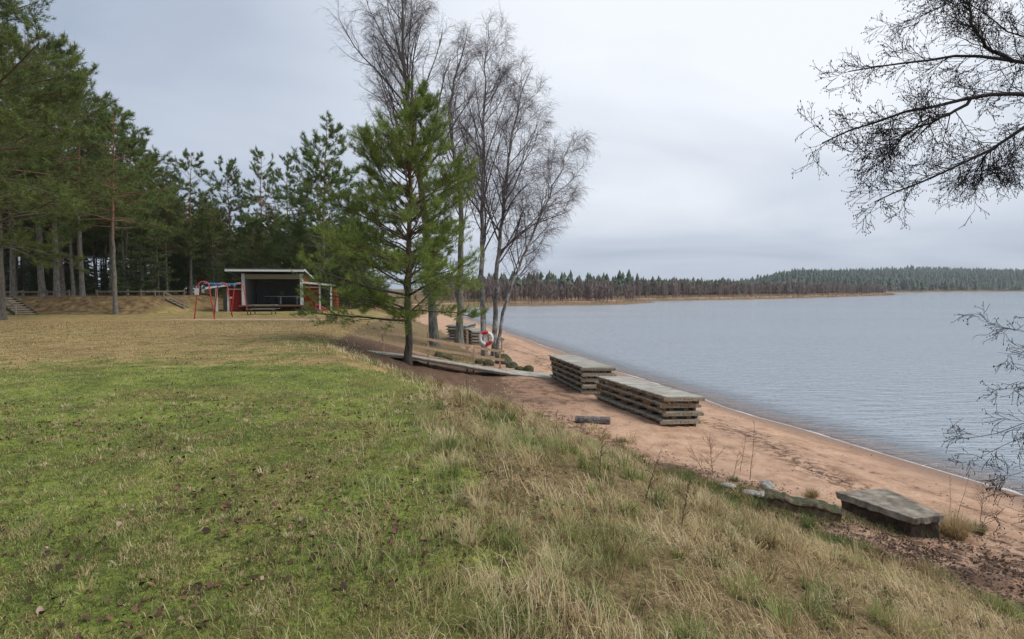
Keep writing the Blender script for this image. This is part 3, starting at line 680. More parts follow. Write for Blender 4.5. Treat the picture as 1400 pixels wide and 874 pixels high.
def pine_mesh(seed, H, base_t, rad, nb, tuft, kind='pine', lod=1.0, r0=None, asym=None, npb=5):
    """returns trunk (V,Q), limbs (V,Q), needles (V,T,v)"""
    rg = np.random.RandomState(seed); r0 = r0 or H*.0105
    P = spline([(0, 0, -.2), (rg.normal(0, .12), rg.normal(0, .12), H*.4), (rg.normal(0, .25), rg.normal(0, .25), H*.75), (rg.normal(0, .3), rg.normal(0, .3), H)], 22, rg, .02)
    Rr = r0*(1-np.linspace(0, 1, 22)**1.2*.93); Rr[0] *= 1.4; Rr[1] *= 1.1
    trunk = tubes(P[None], Rr[None], 9)
    S1, D1, t, pi, r = spawn(P[None], Rr[None], nb, base_t, .985, 1.2, 1.55, rg)
    if kind != 'spruce':     # branches stand in uneven whorls
        nw = max(8, nb//5); w0 = base_t+(.985-base_t)*(np.arange(nw)+rg.uniform(-.3, .3, nw))/nw
        t = np.clip(w0[rg.randint(0, nw, nb)]+rg.normal(0, .004, nb), base_t*.9, .985); f_ = t*21; i_ = f_.astype(int)
        S1 = P[i_]*(1-(f_-i_))[:, None]+P[np.minimum(i_+1, 21)]*(f_-i_)[:, None]; r = Rr[i_]
    u = (t-base_t)/(1-base_t)
    if kind == 'pine':
        prof = np.interp(u, [0, .12, .35, .7, .9, 1], [.75, 1, .92, .60, .32, .12]); trop = np.interp(u, [0, .4, 1], [-.03, .01, .06])
        D1 = unit(D1+np.array([0, 0, 1])*np.interp(u, [0, .5, 1], [-.15, .1, .7])[:, None])
    elif kind == 'young':
        prof = np.interp(u, [0, .1, .3, .6, .85, 1], [.95, 1.05, .92, .62, .34, .10]); trop = np.interp(u, [0, .4, 1], [.0, .02, .10])
        D1 = unit(D1+np.array([0, 0, 1])*np.interp(u, [0, .35, 1], [.02, .2, .8])[:, None])
    else:
        prof = np.interp(u, [0, .1, 1], [.9, 1, .06]); trop = np.interp(u, [0, .6, 1], [-.02, .02, .06])
        D1 = unit(D1+np.array([0, 0, 1])*np.interp(u, [0, .5, 1], [-.32, -.1, .5])[:, None])
    l1 = rad*prof*(rg.uniform(.45, 1.2, len(t)) if kind != 'spruce' else rg.uniform(.62, 1.12, len(t)))
    if asym is not None: l1 = l1*(1+asym[2]*(unit(D1)[:, 0]*asym[0]+unit(D1)[:, 1]*asym[1]))
    P1 = grow(S1, D1, l1, 8, .07, trop, rg); R1 = taper(np.minimum(r*.45, .012+l1*.010), 8, .25)
    S2, D2, t2, p2, r2 = spawn(P1, R1, npb+2, .22 if kind == 'spruce' else (.38 if kind == 'pine' else .30), 1, .45, .95, rg, .6 if kind != 'spruce' else .85)
    kp = rg.uniform(0, 1, len(t2)) < np.clip((l1[p2]/(rad*.75))**1.4, .10, 1); S2, D2, t2, p2, r2 = [a_[kp] for a_ in (S2, D2, t2, p2, r2)]
    l2 = l1[p2]*.42*(1.15-.75*t2)*rg.uniform(.6, 1.2, len(t2))+.15
    P2 = grow(S2, D2, l2, 5, .09, .03 if kind != 'spruce' else -.06, rg); R2 = taper(.004+l2*.008, 5, .3)
    limbs = join([tubes(P1, R1, 5), tubes(P2, R2, 3)])
    S3, D3, t3, p3, r3 = spawn(P2, R2, npb, .2, 1, .3, .8, rg, .4)
    l3 = np.minimum(l2[p3]*.45, .45)*rg.uniform(.5, 1.2, len(t3))+.04
    P3 = grow(S3, D3, l3, 3, .1, .05 if kind != 'spruce' else -.03, rg)
    c, ln_, wd_, spread = tuft
    ts = np.concatenate([P3[:, 2], P3[:, 1], P2[:, -1], P2[:, -2], P1[:, -1]]); td = np.concatenate([P3[:, 2]-P3[:, 1], P3[:, 1]-P3[:, 0], P2[:, -1]-P2[:, -2], P2[:, -2]-P2[:, -3], P1[:, -1]-P1[:, -2]])
    if kind != 'spruce': td = unit(td)+np.array([0, 0, .6])
    nd_ = tufts(ts, td, ln_, wd_, c, spread, ln_*.9, rg)
    return trunk, limbs, nd_
def conifer_data(pre, geo, bark, leaf):
    tr, lb, (v, t_, a) = geo
    return (npmesh(pre+'_trunk', tr[0], [tr[1]], M[bark], True), npmesh(pre+'_limbs', lb[0], [lb[1]], M[bark], True), npmesh(pre+'_crown', v, [t_], M[leaf], False, dict(v=a)))
def place_tree(name, label, datas, loc, rz, s=1.0, group=None, tilt=(0, 0)):
    t = thing(name, label, 'tree', loc, 0, group); t.rotation_euler = (tilt[0], tilt[1], rz); t.scale = (s, s, s) if isinstance(s, (int, float)) else s
    for nm, me_ in zip(('trunk', 'branches', 'crown'), datas): link(nm, me_, t)
    return t

# young pine by the boardwalk
b0 = hit(557, 498)
place_tree('pine_tree', 'bushy young green pine standing alone beside the boardwalk, in front of the birches',
    conifer_data('young_pine', pine_mesh(12, 10.1, .17, 3.25, 128, (20, .165, .0115, .75), 'young', r0=.15, npb=7, asym=(-1, 0, .02)), 'young_pine_bark', 'young_needle'),
    b0, .6, 1.0)

# birches
KB = dict(k1=32, len1=4.9, t0=.30, k2=9, k3=9, k4=5, up=.06, a=(.4, .8), tw=.62, twigr=.0031)
birch([(594, 473), (590, 380), (572, 230), (553, 110), (546, -60)], None, .27, 'tallest bare birch, thick grey trunk directly right of the young pine trunk', 31, bark='old_birch_bark', **dict(KB, len1=5.9, k1=38, t0=.40, a=(.42, .82), k2=11, k3=10))
birch([(628, 471), (629, 380), (632, 280), (612, 150), (640, 40)], None, .25, 'bare birch with mossy grey trunk, second to the right of the young pine', 32, bark='old_birch_bark', **dict(KB, len1=4.0, k1=28, t0=.36))
birch([(663, 487), (659, 400), (660, 250), (664, 80), (668, 35)], None, .17, 'straight dark stemmed bare birch just behind the life ring', 33, **dict(KB, len1=4.4))
birch([(675, 487), (679, 380), (690, 260), (708, 140), (728, 90)], None, .16, 'pale barked bare birch leaning slightly right, in the middle of the beach clump', 34, **dict(KB, len1=4.2))
birch([(680, 489), (684, 440), (703, 378), (738, 300), (770, 225), (785, 180)], None, .11, 'slender bare birch curving out over the beach, rightmost of the clump', 35, **dict(KB, k1=26, len1=3.4, t0=.28, k2=8))

# forest variants
V_P = [conifer_data('forest_pine', pine_mesh(40+i, 17, (.37, .43, .5)[i], 4.3, 70, (12, .32, .034, .85), 'pine', npb=4), 'pine_bark', 'pine_needle') for i in range(3)]
V_D = [conifer_data('full_pine', pine_mesh(50+i, 15, .14, 3.9, 110, (13, .30, .034, .8), 'pine', npb=4), 'pine_bark', 'pine_needle') for i in range(2)]
V_S = [conifer_data('forest_spruce', pine_mesh(60+i, 14, .05, 2.7, 120, (9, .26, .032, .5), 'spruce', npb=4), 'spruce_bark', 'spruce_needle') for i in range(2)]
rg = np.random.RandomState(5)
def by_pix(px_, Y_, ytop, H0, datas, name, label, s_w=1.0, group=None, tilt=(0, 0)):
    x_ = (px_-700)/F*Y_; z = ground(x_, Y_); top = at(px_, ytop, Y_).z; s = (top-z)/H0
    return place_tree(name, label, datas, (x_, Y_, z-.05), rg.uniform(0, 6.28), (s*s_w, s*s_w, s), group, tilt)
by_pix(158, 45.5, 148, 17, V_P[1], 'pine_tree', 'tall pine with pale grey trunk at the foot of the grassy bank', 1.0)
by_pix(113, 49, 105, 17, V_P[0], 'pine_tree', 'grey stemmed pine on the bank, left of the pine at the bank foot')
by_pix(78, 50, 60, 17, V_P[2], 'pine_tree', 'thick trunked pine on the bank behind the fence, right one of a close pair', 1.05)
by_pix(58, 51, 40, 17, V_P[1], 'pine_tree', 'thick trunked pine on the bank behind the fence, left one of a close pair', 1.05)
by_pix(20, 50, 60, 17, V_P[0], 'pine_tree', 'pine behind the fence just right of the wooden steps at the left edge')
by_pix(262, 62, 208, 17, V_P[0], 'pine_tree', 'pine with bare reddish trunk left of the swing set', .95)
by_pix(318, 70, 218, 17, V_P[1], 'pine_tree', 'tall thin pine rising above the left wing of the stage', .8)
by_pix(362, 72, 208, 17, V_P[2], 'pine_tree', 'tall thin pine rising behind the middle of the stage roof', .75)
by_pix(397, 76, 216, 17, V_P[0], 'pine_tree', 'tall thin pine rising behind the right end of the stage roof', .75)
by_pix(445, 62, 160, 15, V_D[0], 'pine_tree', 'large full crowned pine rising behind the right wing of the stage', .95)
by_pix(500, 70, 250, 15, V_D[1], 'pine_tree', 'full crowned pine directly left of the young pine, on the forest edge', 1)
# big near pine whose crown hangs in at the top left
nearp = conifer_data('near_pine', pine_mesh(71, 19, .26, 6.8, 130, (22, .24, .020, .8), 'pine', npb=6, r0=.3), 'near_bark', 'pine_needle')
place_tree('pine_tree', 'big near pine reaching its long boughs in from the upper left corner', nearp, (-23.6, 23.5, ground(-23.6, 23.5)-.1), 1.0)
place_tree('pine_tree', 'tall pine at the left edge standing behind the big near pine', nearp, (-32.5, 36, ground(-32.5, 36)-.1), 3.3, 1.0)
# the dense wood behind
cnt = 0
LF = {'p': 'tall pine among the crowded trees of the dark wood', 's': 'dark spruce among the crowded trees of the dark wood', 'u': 'small bushy conifer under the tall trees of the wood edge'}
placed = []
def free(x_, y_, r):
    return all((x_-a)**2+(y_-b)**2 > r*r for a, b in placed)
for i in range(4000):
    if cnt >= 235: break
    px_ = rg.uniform(-130, 690); Y_ = 56+60*rg.uniform(0, 1)**1.25
    if px_ > 240: Y_ = max(Y_, 63+8*rg.uniform(0, 1)) if px_ < 560 else max(Y_, 78)
    x_ = (px_-700)/F*Y_
    if sdist(np.array([x_]), np.array([Y_]))[0] < 14 or not free(x_, Y_, 2.6): continue
    placed.append((x_, Y_)); z = ground(x_, Y_)-.05; cnt += 1
    if px_ < 240: k_ = rg.choice(['p', 'p', 'p', 's'])
    else: k_ = rg.choice(['s', 'd', 'd', 'p'])
    if k_ == 'p': place_tree('pine_tree', LF['p'], V_P[rg.randint(3)], (x_, Y_, z), rg.uniform(0, 6.28), rg.uniform(.5, .72) if px_ > 225 else rg.uniform(.85, 1.15), 'pines crowded in the dark wood')
    elif k_ == 's': place_tree('spruce_tree', LF['s'], V_S[rg.randint(2)], (x_, Y_, z), rg.uniform(0, 6.28), rg.uniform(.5, .78), 'spruces crowded in the dark wood')
    else: place_tree('conifer_tree', 'full leafy conifer among the crowded trees of the dark wood', V_D[rg.randint(2)], (x_, Y_, z), rg.uniform(0, 6.28), rg.uniform(.5, .75), 'full conifers crowded in the dark wood')
for i in range(26):
    px_ = rg.uniform(180, 640); Y_ = rg.uniform(58, 66) if px_ < 480 else rg.uniform(70, 85); x_ = (px_-700)/F*Y_
    if sdist(np.array([x_]), np.array([Y_]))[0] < 12 or not free(x_, Y_, 1.5): continue
    placed.append((x_, Y_))
    place_tree('spruce_tree', LF['u'], V_S[rg.randint(2)], (x_, Y_, ground(x_, Y_)-.05), rg.uniform(0, 6.28), rg.uniform(.28, .48), 'small conifers at the wood edge')

for i in range(70):
    px_ = rg.uniform(-120, 250); Y_ = rg.uniform(66, 112); x_ = (px_-700)/F*Y_
    if not free(x_, Y_, 1.4): continue
    placed.append((x_, Y_))
    place_tree('spruce_tree', 'low green spruce of the understorey between the left pine trunks', V_S[rg.randint(2)], (x_, Y_, ground(x_, Y_)-.05), rg.uniform(0, 6.28), rg.uniform(.34, .6), 'understorey spruces between the left pine trunks')

# ------------------------------------------------------------------ far shore woods (read as one mass)
def far_conifers(n, boxes):
    Vs = []; Ts = []; vs = []; o = 0
    a = np.arange(5)*2*np.pi/5
    for (x0, x1, y0, y1, dmin, k, h0, h1) in boxes:
        x_ = rg.uniform(x0, x1, k); y_ = rg.uniform(y0, y1, k); d_ = sdist(x_, y_)
        kk = (d_ > dmin) & (x_ > -.15*y_) & (x_ < 1.25*y_); x_, y_ = x_[kk], y_[kk]; z = terr(x_, y_, False); H = rg.uniform(h0, h1, len(x_))*rg.choice([.8, .9, 1, 1.08], len(x_))*(.75+.5*fbm(x_*.02, y_*.02, 9, 3))
        for tier in range(4):
            zb = z+H*(.12+.2*tier); zt = z+H*min(1, .52+.17*tier); rr = H*(.30-.062*tier)
            ph = rg.uniform(0, 6.28, len(x_))
            ang = ph[:, None]+a[None]; rj = rr[:, None]*rg.uniform(.55, 1.25, (len(x_), 5))
            ring = np.stack([x_[:, None]+rj*np.cos(ang), y_[:, None]+rj*np.sin(ang), zb[:, None]+rg.uniform(-.7, .7, (len(x_), 5))], -1)
            top = np.stack([x_, y_, zt], -1)[:, None]
            V = np.concatenate([ring, top], 1); m_ = len(x_); b = np.arange(m_)[:, None]*6+o
            for q in range(5): Ts.append(b+np.array([[q, (q+1) % 5, 5]]))
            Vs.append(V.reshape(-1, 3)); vs.append(np.repeat(rg.uniform(0, 1, m_), 6)); o += m_*6
    return np.concatenate(Vs), np.concatenate(Ts), np.concatenate(vs)
V, T_, v = far_conifers(0, [(-60, 480, 250, 620, 40, 13000, 5, 8.6), (420, 1900, 560, 1500, 25, 9000, 11, 18), (700, 1700, 1400, 2200, 100, 2500, 12, 18), (-60, 60, 215, 300, 45, 350, 7, 11)])
tag(link('far_conifer_wood', npmesh('far_conifer_wood', V, [T_], M['far_conifer'], False, dict(v=v))), 'dark green conifer wood covering the far shore hills', 'wood', kind='stuff')
def far_bare(boxes, per=70):
    Vs = []; vs = []
    for (x0, x1, y0, y1, d0, d1, k, h0, h1) in boxes:
        x_ = rg.uniform(x0, x1, k); y_ = rg.uniform(y0, y1, k); d_ = sdist(x_, y_)
        kk = (d_ > d0) & (d_ < d1) & (x_ > -.12*y_) & (x_ < 1.25*y_); x_, y_ = x_[kk], y_[kk]; z = terr(x_, y_, False); n_ = len(x_); H = rg.uniform(h0, h1, n_)*(.75+.5*fbm(x_*.02, y_*.02, 77, 2))
        b = np.stack([x_, y_, z], -1)
        # stem
        wd_ = .10
        Vs.append(np.stack([b+[-wd_, 0, 0], b+[wd_, 0, 0], b+np.stack([0*x_, 0*x_, H*.95], -1)], 1).reshape(-1, 3)); vs.append(np.repeat(rg.uniform(.3, 1, n_), 3))
        bb = np.repeat(b, per, 0); HH = np.repeat(H, per); m_ = len(bb); tt = rg.uniform(.12, .8, m_)
        s0 = bb+np.stack([0*tt, 0*tt, HH*tt], -1); az = rg.uniform(0, 6.28, m_); L_ = HH*rg.uniform(.14, .34, m_)*(1.15-.6*tt)
        e_ = s0+np.stack([np.cos(az)*L_*.8, np.sin(az)*L_*.8, L_*rg.uniform(.5, 1.2, m_)], -1)
        wv_ = .10; sdv = np.stack([-np.sin(az), np.cos(az), .6+0*az], -1)*wv_
        Vs.append(np.stack([s0-sdv, s0+sdv, e_], 1).reshape(-1, 3)); vs.append(np.repeat(np.repeat(rg.uniform(0, 1, n_), per)*.6+rg.uniform(0, .4, m_), 3))
    V = np.concatenate(Vs); return V, np.arange(len(V)).reshape(-1, 3), np.concatenate(vs)
V, T_, v = far_bare([(-70, 420, 140, 620, 5, 55, 9500, 4, 8), (380, 1500, 560, 1150, 8, 50, 1800, 8, 13), (-30, 44, 150, 200, 5, 60, 260, 3, 5.5)])
tag(link('far_bare_wood', npmesh('far_bare_wood', V, [T_], M['far_bare'], False, dict(v=v))), 'leafless purple brown alder wood along the far shore', 'wood', kind='stuff')
# reeds on the spit and along the far shore
x_ = rg.uniform(-30, 330, 60000); y_ = rg.uniform(138, 440, 60000); d_ = sdist(x_, y_); k = (d_ > -.5) & (d_ < 6) & (rg.uniform(0, 1, 60000) < .9); x_, y_ = x_[k], y_[k]; n = len(x_)
V, q, t_, dd, vv = blades(np.stack([x_, y_, np.maximum(terr(x_, y_, False), 0)], -1), rg.uniform(.5, 1.3, n), np.full(n, .10), rg.uniform(0, .4, n), rg.uniform(0, 6.28, n), np.ones(n), rg.uniform(0, 1, n))
tag(link('reeds', npmesh('reeds', V, [q, t_], M['reed'], False, dict(v=vv))), 'tan reed fringe on the far shore and spit', 'reeds', kind='stuff')
p_ = at(808, 413, 205)
place_tree('spruce_tree', 'lone dark spruce standing on the far shore', V_S[0], (p_.x, 205, ground(p_.x, 205)), 1, (.75, .75, .62))

# ------------------------------------------------------------------ dock sections
def stack(c, rz, tilt, L_, W_, n, hl, where, group, seed):
    rr = random.Random(seed)
    ords = {4: ['bottom', 'second from bottom', 'second from top', 'topmost'], 5: ['bottom', 'second from bottom', 'middle', 'second from top', 'topmost'],
            6: ['bottom', 'second from bottom', 'third from bottom', 'third from top', 'second from top', 'topmost']}[n]
    for i in range(n):
        ox, oy = rr.uniform(-.05, .05), rr.uniform(-.10, .10); yaw = rz+rr.uniform(-.012, .012)
        b = Vector(c)+Vector((0, 0, i*hl))+Matrix.Rotation(rz, 3, 'Z') @ Vector((ox, oy, 0))
        t = thing('dock_section', f'{ords[i]} wooden dock section in the {where}', 'dock section', b, yaw, group)
        t.rotation_euler = (0, tilt, yaw)
        mb = MB(); np_ = int(L_/.125); pw = L_/np_
        for k_ in range(np_): mb.box((rr.uniform(-.012, .012), -L_/2+pw*(k_+.5), hl-.022), (W_+.10+rr.uniform(-.025, .04), pw-.016, .036), jit=.005)
        mb.build('deck', M['deck_wood'], t)
        for sx in (-1, 1):
            m2 = MB(); m2.box((sx*(W_/2-.05), 0, hl-.082), (.06, L_-.04, .078), jit=.008); m2.build('side_beam', M['beam_wood'], t, .006)
            y0 = -L_/2+.15
            for k_ in range(6):
                ln_ = rr.uniform(.22, .42); yy = -L_/2+.22+(L_-.44)*k_/5
                m3 = MB(); m3.box((sx*(W_/2-.065), yy, (hl-.123)/2), (.085, ln_, hl-.129), jit=.004); m3.build('support_block', M['brown_wood'], t, .004)
        for sy in (-1, 1):
            m2 = MB(); m2.box((0, sy*(L_/2-.025), hl-.085), (W_-.17+(.40 if sy < 0 else 0), .065, .085), jit=.006); m2.build('end_beam', M['beam_wood'], t, .006)
        m3 = MB()
        for xx in (-.25, .2): m3.box((xx*W_, -L_/2+.12, (hl-.15)/2), (.16, .1, hl-.16))
        m3.build('cross_block', M['brown_wood'], t)
def mid(a, b): return (a+b)/2
# corners worked out from the photograph: nearer stack
zt = 1.36
A_ = at(818, 513, 20.0); B_ = at(912, 540.5, 16.3)
rz2 = math.atan2(-(A_.x-B_.x), (A_.y-B_.y)); L_ = 4.0; W_ = 1.14
def stack_at(pB, YB, rz, L_, W_, n, hl, tilt, where, group, seed):
    d = Vector((-math.sin(rz), math.cos(rz), 0)); s_ = Vector((math.cos(rz), math.sin(rz), 0)); c = pB+d*L_/2+s_*W_/2
    zb = min(ground(c.x, c.y), 9)
    zg = np.mean([ground(*(c+d*a*L_*.45+s_*b*W_*.4).xy) for a in (-1, 1) for b in (-1, 1)])
    stack((c.x, c.y, zg-.03), rz, tilt, L_, W_, n, hl, where, group, seed)
pB = hit(911, 584); stack_at(Vector((pB.x, pB.y, 0)), pB.y, R(19.5), 4.0, 1.12, 4, .225, R(3.5), 'nearer, lower stack on the sand', 'dock sections stacked on the beach', 1)
pB = hit(799, 540); stack_at(Vector((pB.x, pB.y, 0)), pB.y, R(14), 4.0, 1.12, 5, .215, R(2), 'stack at the end of the boardwalk', 'dock sections stacked on the beach', 2)
pB = hit(647, 472); stack_at(Vector((pB.x, pB.y, 0)), pB.y, R(12), 3.6, 1.1, 5, .2, R(1), 'far stack beside the birch clump', 'dock sections stacked behind the birches', 3)
pB = hit(613, 466); stack_at(Vector((pB.x, pB.y, 0)), pB.y, R(-8), 3.6, 1.25, 6, .2, R(1), 'farthest stack behind the grey birch trunk', 'dock sections stacked behind the birches', 4)

# driftwood log
a = hit(787, 577); b = hit(834, 581); mb = MB(); a = a+Vector((0, 0, .08)); b = b+Vector((0, 0, .08)); pts = [a.lerp(b, i/9)+Vector((0, 0, random.uniform(-.006, .006))) for i in range(10)]
t = thing('log', 'short weathered grey log lying on the sand in front of the dock stacks', 'log', mid(a, b)-Vector((0, 0, .1)))
mb.tube([p-t.location for p in pts], [.095, .105, .108, .102, .105, .11, .104, .108, .112, .105], 12)
o = mb.build('log_body', M['log_wood'], t, smooth=False)

# ------------------------------------------------------------------ boardwalk with handrail
Wp = [at(503, 480.5, 21.2), at(560, 486.5, 22.3), at(632, 498.5, 23.4), at(690, 508, 24.1), at(765, 516, 24.4)]
C_ = spline(Wp, 60)
t = thing('boardwalk', 'low grey plank boardwalk running down to the beach past the pine', 'boardwalk', Wp[0]-Vector((0, 0, .1))); org = np.array(t.location)
mb = MB(); hb = 0.62
tot = np.linalg.norm(np.diff(C_, axis=0), axis=1).sum(); npk = int(tot/.12)
for i in range(npk):
    f = (i+.5)/npk*59; j = min(int(f), 58); p = C_[j]*(1-f+j)+C_[j+1]*(f-j)-org; d = C_[j+1]-C_[j]
    yaw = math.atan2(d[1], d[0]); mb.box((p[0], p[1], p[2]), (tot/npk-.01, 1.42+random.uniform(-.02, .02), .036), yaw, 0, -math.atan2(d[2], math.hypot(d[0], d[1])), .003)
mb.build('deck', M['deck_wood'], t)
for sx in (-1, 1):
    mb = MB()
    for j in range(0, 59, 6):
        a, b = C_[j]-org, C_[min(j+6, 59)]-org; d = b-a; s_ = unit(np.array([d[1], -d[0], 0]))*sx*.62
        mb.bar(a+s_-[0, 0, .06], b+s_-[0, 0, .06], .05, .08)
    mb.build('side_board', M['grey_wood'], t)
def rail(i0, i1, posts, label, hgt=.78):
    q = C_[i0]; t = thing('handrail', label, 'handrail', (q[0], q[1], q[2]-.1)); o_ = np.array(t.location)
    def pt(i):
        d = C_[min(i+1, 59)]-C_[max(i-1, 0)]; return C_[i]+unit(np.array([-d[1], d[0], 0]))*.78-o_
    for hh in (hgt, hgt*.52):
        mb = MB(); ids = list(range(i0, i1+1, 4))
        if ids[-1] != i1: ids.append(i1)
        for a, b in zip(ids[:-1], ids[1:]): mb.bar(pt(a)+[0, 0, hh], pt(b)+[0, 0, hh], .045, .11)
        mb.build('rail', M['rail_wood'], t)
    for i in posts:
        mb = MB(); p = pt(i)+[0, .05, 0]; g_ = ground(p[0]+o_[0], p[1]+o_[1])-o_[2]
        mb.box((p[0], p[1], (g_-.1+hgt)/2), (.08, .08, hgt-g_+.1+.02)); mb.build('post', M['rail_wood'], t)
rail(6, 33, [7, 20, 32], 'long upper wooden handrail on the back edge of the boardwalk')
rail(34, 43, [34, 42], 'short lower wooden handrail on the boardwalk near the life ring')

# ------------------------------------------------------------------ life ring on its post
p = hit(665, 489); p = Vector((p.x, p.y-.9, ground(p.x, p.y-.9)))
q = at(665, 462.5, p.y)
t = thing('life_ring_post', 'wooden post with white case holding the life ring', 'post', p)
mb = MB(); mb.box((0, 0, (q.z-p.z+.45)/2-.05), (.09, .09, q.z-p.z+.45)); mb.build('post', M['rail_wood'], t, .005)
mb = MB(); mb.box((0, -.07, q.z-p.z), (.20, .05, .42)); mb.build('case', M['ring_white'], t, .01)
t = thing('life_ring', 'red and white life ring hanging on a post in front of the birches', 'life ring', q+Vector((0, -.13, 0)), 0)
def arc(a0, a1, Rm, r, n):
    return [(Rm*math.cos(R(a0+(a1-a0)*i/n)), 0, Rm*math.sin(R(a0+(a1-a0)*i/n))) for i in range(n+1)]
segs = [(75, 135, 'ring_red'), (135, 265, 'ring_white'), (265, 330, 'ring_red'), (330, 435, 'ring_white')]
for a0, a1, mt in segs: MB().tube(arc(a0, a1, .30, .07, 14), .085 if mt == 'ring_red' else .08, 12).build('red_band' if mt == 'ring_red' else 'white_foam', M[mt], t, smooth=True)
rp = MB()
for k_ in range(4): rp.tube(arc(k_*90+10, k_*90+80, .41, .01, 8), .009, 6)
rp.build('grab_rope', M['ring_white'], t)
p = hit(686, 481); t = thing('marker_post', 'small weathered marker stake standing on the sand right of the birches', 'stake', p)
MB().box((0, 0, .42), (.07, .07, .9), jit=.005).build('stake', M['grey_wood'], t); MB().box((0, -.05, .75), (.32, .025, .14)).build('board', M['grey_wood'], t)

# ------------------------------------------------------------------ rocks
def rock(name, loc, size, mat, label, cat='rock', group=None, seed=0):
    import bmesh
    bm = bmesh.new(); bmesh.ops.create_icosphere(bm, subdivisions=4, radius=1)
    for v_ in bm.verts:
        c = v_.co.normalized(); n_ = float(fbm(np.array([c.x*1.3+seed*7+c.z]), np.array([c.y*1.3+seed*3-c.z*1.3]), seed, 4)[0])
        v_.co = Vector((c.x*size[0], c.y*size[1], c.z*size[2]))*(.72+.56*n_)
    me_ = bpy.data.meshes.new(name); bm.to_mesh(me_); bm.free(); me_.materials.append(M[mat])
    me_.polygons.foreach_set('use_smooth', np.ones(len(me_.polygons), bool))
    o_ = link(name, me_); o_.location = loc; o_.rotation_euler = (0, 0, seed*1.3); return tag(o_, label, cat, group)
def rk(px_, py_, s_, mat, label, seed, group=None, name='rock'):
    p = hit(px_, py_); return rock(name, p+Vector((0, 0, s_[2]*.3)), s_, mat, label, 'rock', group, seed)
rk(688, 497, (.52, .42, .40), 'mossy_rock', 'rounded mossy boulder at the lower end of the handrail', 1, name='boulder')
for i, (a, b) in enumerate([(600, 487), (612, 490), (627, 486), (655, 497), (668, 500), (700, 503), (710, 506), (722, 508)]):
    rk(a, b, (random.uniform(.2, .42), random.uniform(.2, .35), random.uniform(.12, .24)), 'mossy_rock', ('leftmost', 'second from left', 'third from left', 'fourth from left', 'fourth from right', 'third from right', 'second from right', 'rightmost')[i]+' of the low mossy stones just behind the boardwalk', 10+i, 'mossy stones behind the boardwalk')

for i, (a, b, s_, lb) in enumerate([(1050, 668, .13, 'pale whitish stone, uppermost of the stones by the mossy retaining wall'), (1027, 679, .10, 'leftmost flat pale stone on the mossy retaining wall'), (1040, 681, .09, 'small pale stone second from left on the mossy retaining wall'),
        (1055, 683, .08, 'small greenish stone in the middle of the mossy retaining wall'), (1088, 687, .10, 'flat stone right of the middle of the mossy retaining wall'), (1126, 697, .13, 'flat tan stone at the right end of the mossy retaining wall'), (995, 668, .09, 'small stone sunk in the weeds left of the mossy wall')]):
    p = hit(a, b); rock('stone', p+Vector((0, 0, .05)), (s_*1.5, s_, s_*.55), 'pale_rock', lb, 'stone', 'stones on the retaining wall', 30+i)
# mossy low wall
a = hit(1046, 692); b = hit(1150, 714); d = (b-a)
t = thing('retaining_wall', 'low mossy retaining wall half buried at the foot of the grass bank', 'wall', mid(a, b)); o_ = t.location
nseg = 22; V = []; Fs = []
for i in range(nseg+1):
    f = i/nseg; c = a.lerp(b, f)-o_; c.z = ground(*(a.lerp(b, f)).xy)-o_.z; s_ = Vector((-d.y, d.x, 0)).normalized()
    h_ = .19+.02*math.sin(i*.5)+random.uniform(-.018, .018); j_ = random.uniform(-.02, .02)
    for (u_, z_) in ((-.0+j_, -.25), (-.01+j_, h_*.55), (-.06+j_, h_-.03), (-.04+j_, h_), (.28, h_-.01), (.32, -.2)): V.append(c+s_*u_+Vector((0, 0, z_)))
for i in range(nseg):
    for k_ in range(5): Fs.append((i*6+k_, (i+1)*6+k_, (i+1)*6+k_+1, i*6+k_+1))
Fs += [tuple(range(6))[::-1], tuple(range(nseg*6, nseg*6+6))]
mb = MB(); mb.add(V, Fs); mb.build('wall_body', M['mossy_wall'], t)
# concrete slab with a broken edge on its footing
zs = ground(5.9, 8.9)+.27
c4 = [at(px_, py_, 1) for px_, py_ in ((1140.5, 673), (1256, 708.5), (1290, 702.5), (1238, 669.5))]
def onz(px_, py_, z_):
    d_ = ray(px_, py_); k_ = (z_-CAM_Z)/d_[2]; return Vector((d_[0]*k_, d_[1]*k_, z_))
zsl = ground(*onz(1215, 690, .95).xy)+.31
cs = [onz(1141, 672.5, zsl), onz(1250, 709.5, zsl), onz(1291, 705, zsl), onz(1212, 668, zsl)]
cc = sum(cs, Vector())/4
t = thing('concrete_slab', 'worn concrete slab lying on its crumbling footing beside the dry tussock', 'slab', (cc.x, cc.y, zsl-.3))
def ring_pts(cs, n, jit):
    o2 = []
    for i in range(4):
        a, b = cs[i], cs[(i+1) % 4]
        for k_ in range(n): o2.append(a.lerp(b, k_/n)+Vector((random.uniform(-jit, jit), random.uniform(-jit, jit), 0)))
    return o2
rp_ = [p-Vector(t.location) for p in ring_pts(cs, 12, .012)]; n = len(rp_)
cen = Vector((0, 0, 0))
low = [Vector((p.x*.97+random.uniform(-.02, .02), p.y*.97+random.uniform(-.02, .02), p.z-.10+random.uniform(-.012, .012))) for p in rp_]
top2 = [Vector((p.x*.985, p.y*.985, p.z+.008)) for p in rp_]
mb = MB(); mb.add(top2+rp_+low, [tuple(range(n))]+[(i, n+i, n+(i+1) % n, (i+1) % n) for i in range(n)]+[(n+i, 2*n+i, 2*n+(i+1) % n, n+(i+1) % n) for i in range(n)]+[tuple(range(2*n, 3*n))[::-1]])
mb.build('slab', M['concrete'], t)
NR = 7; V = []; Fs = []
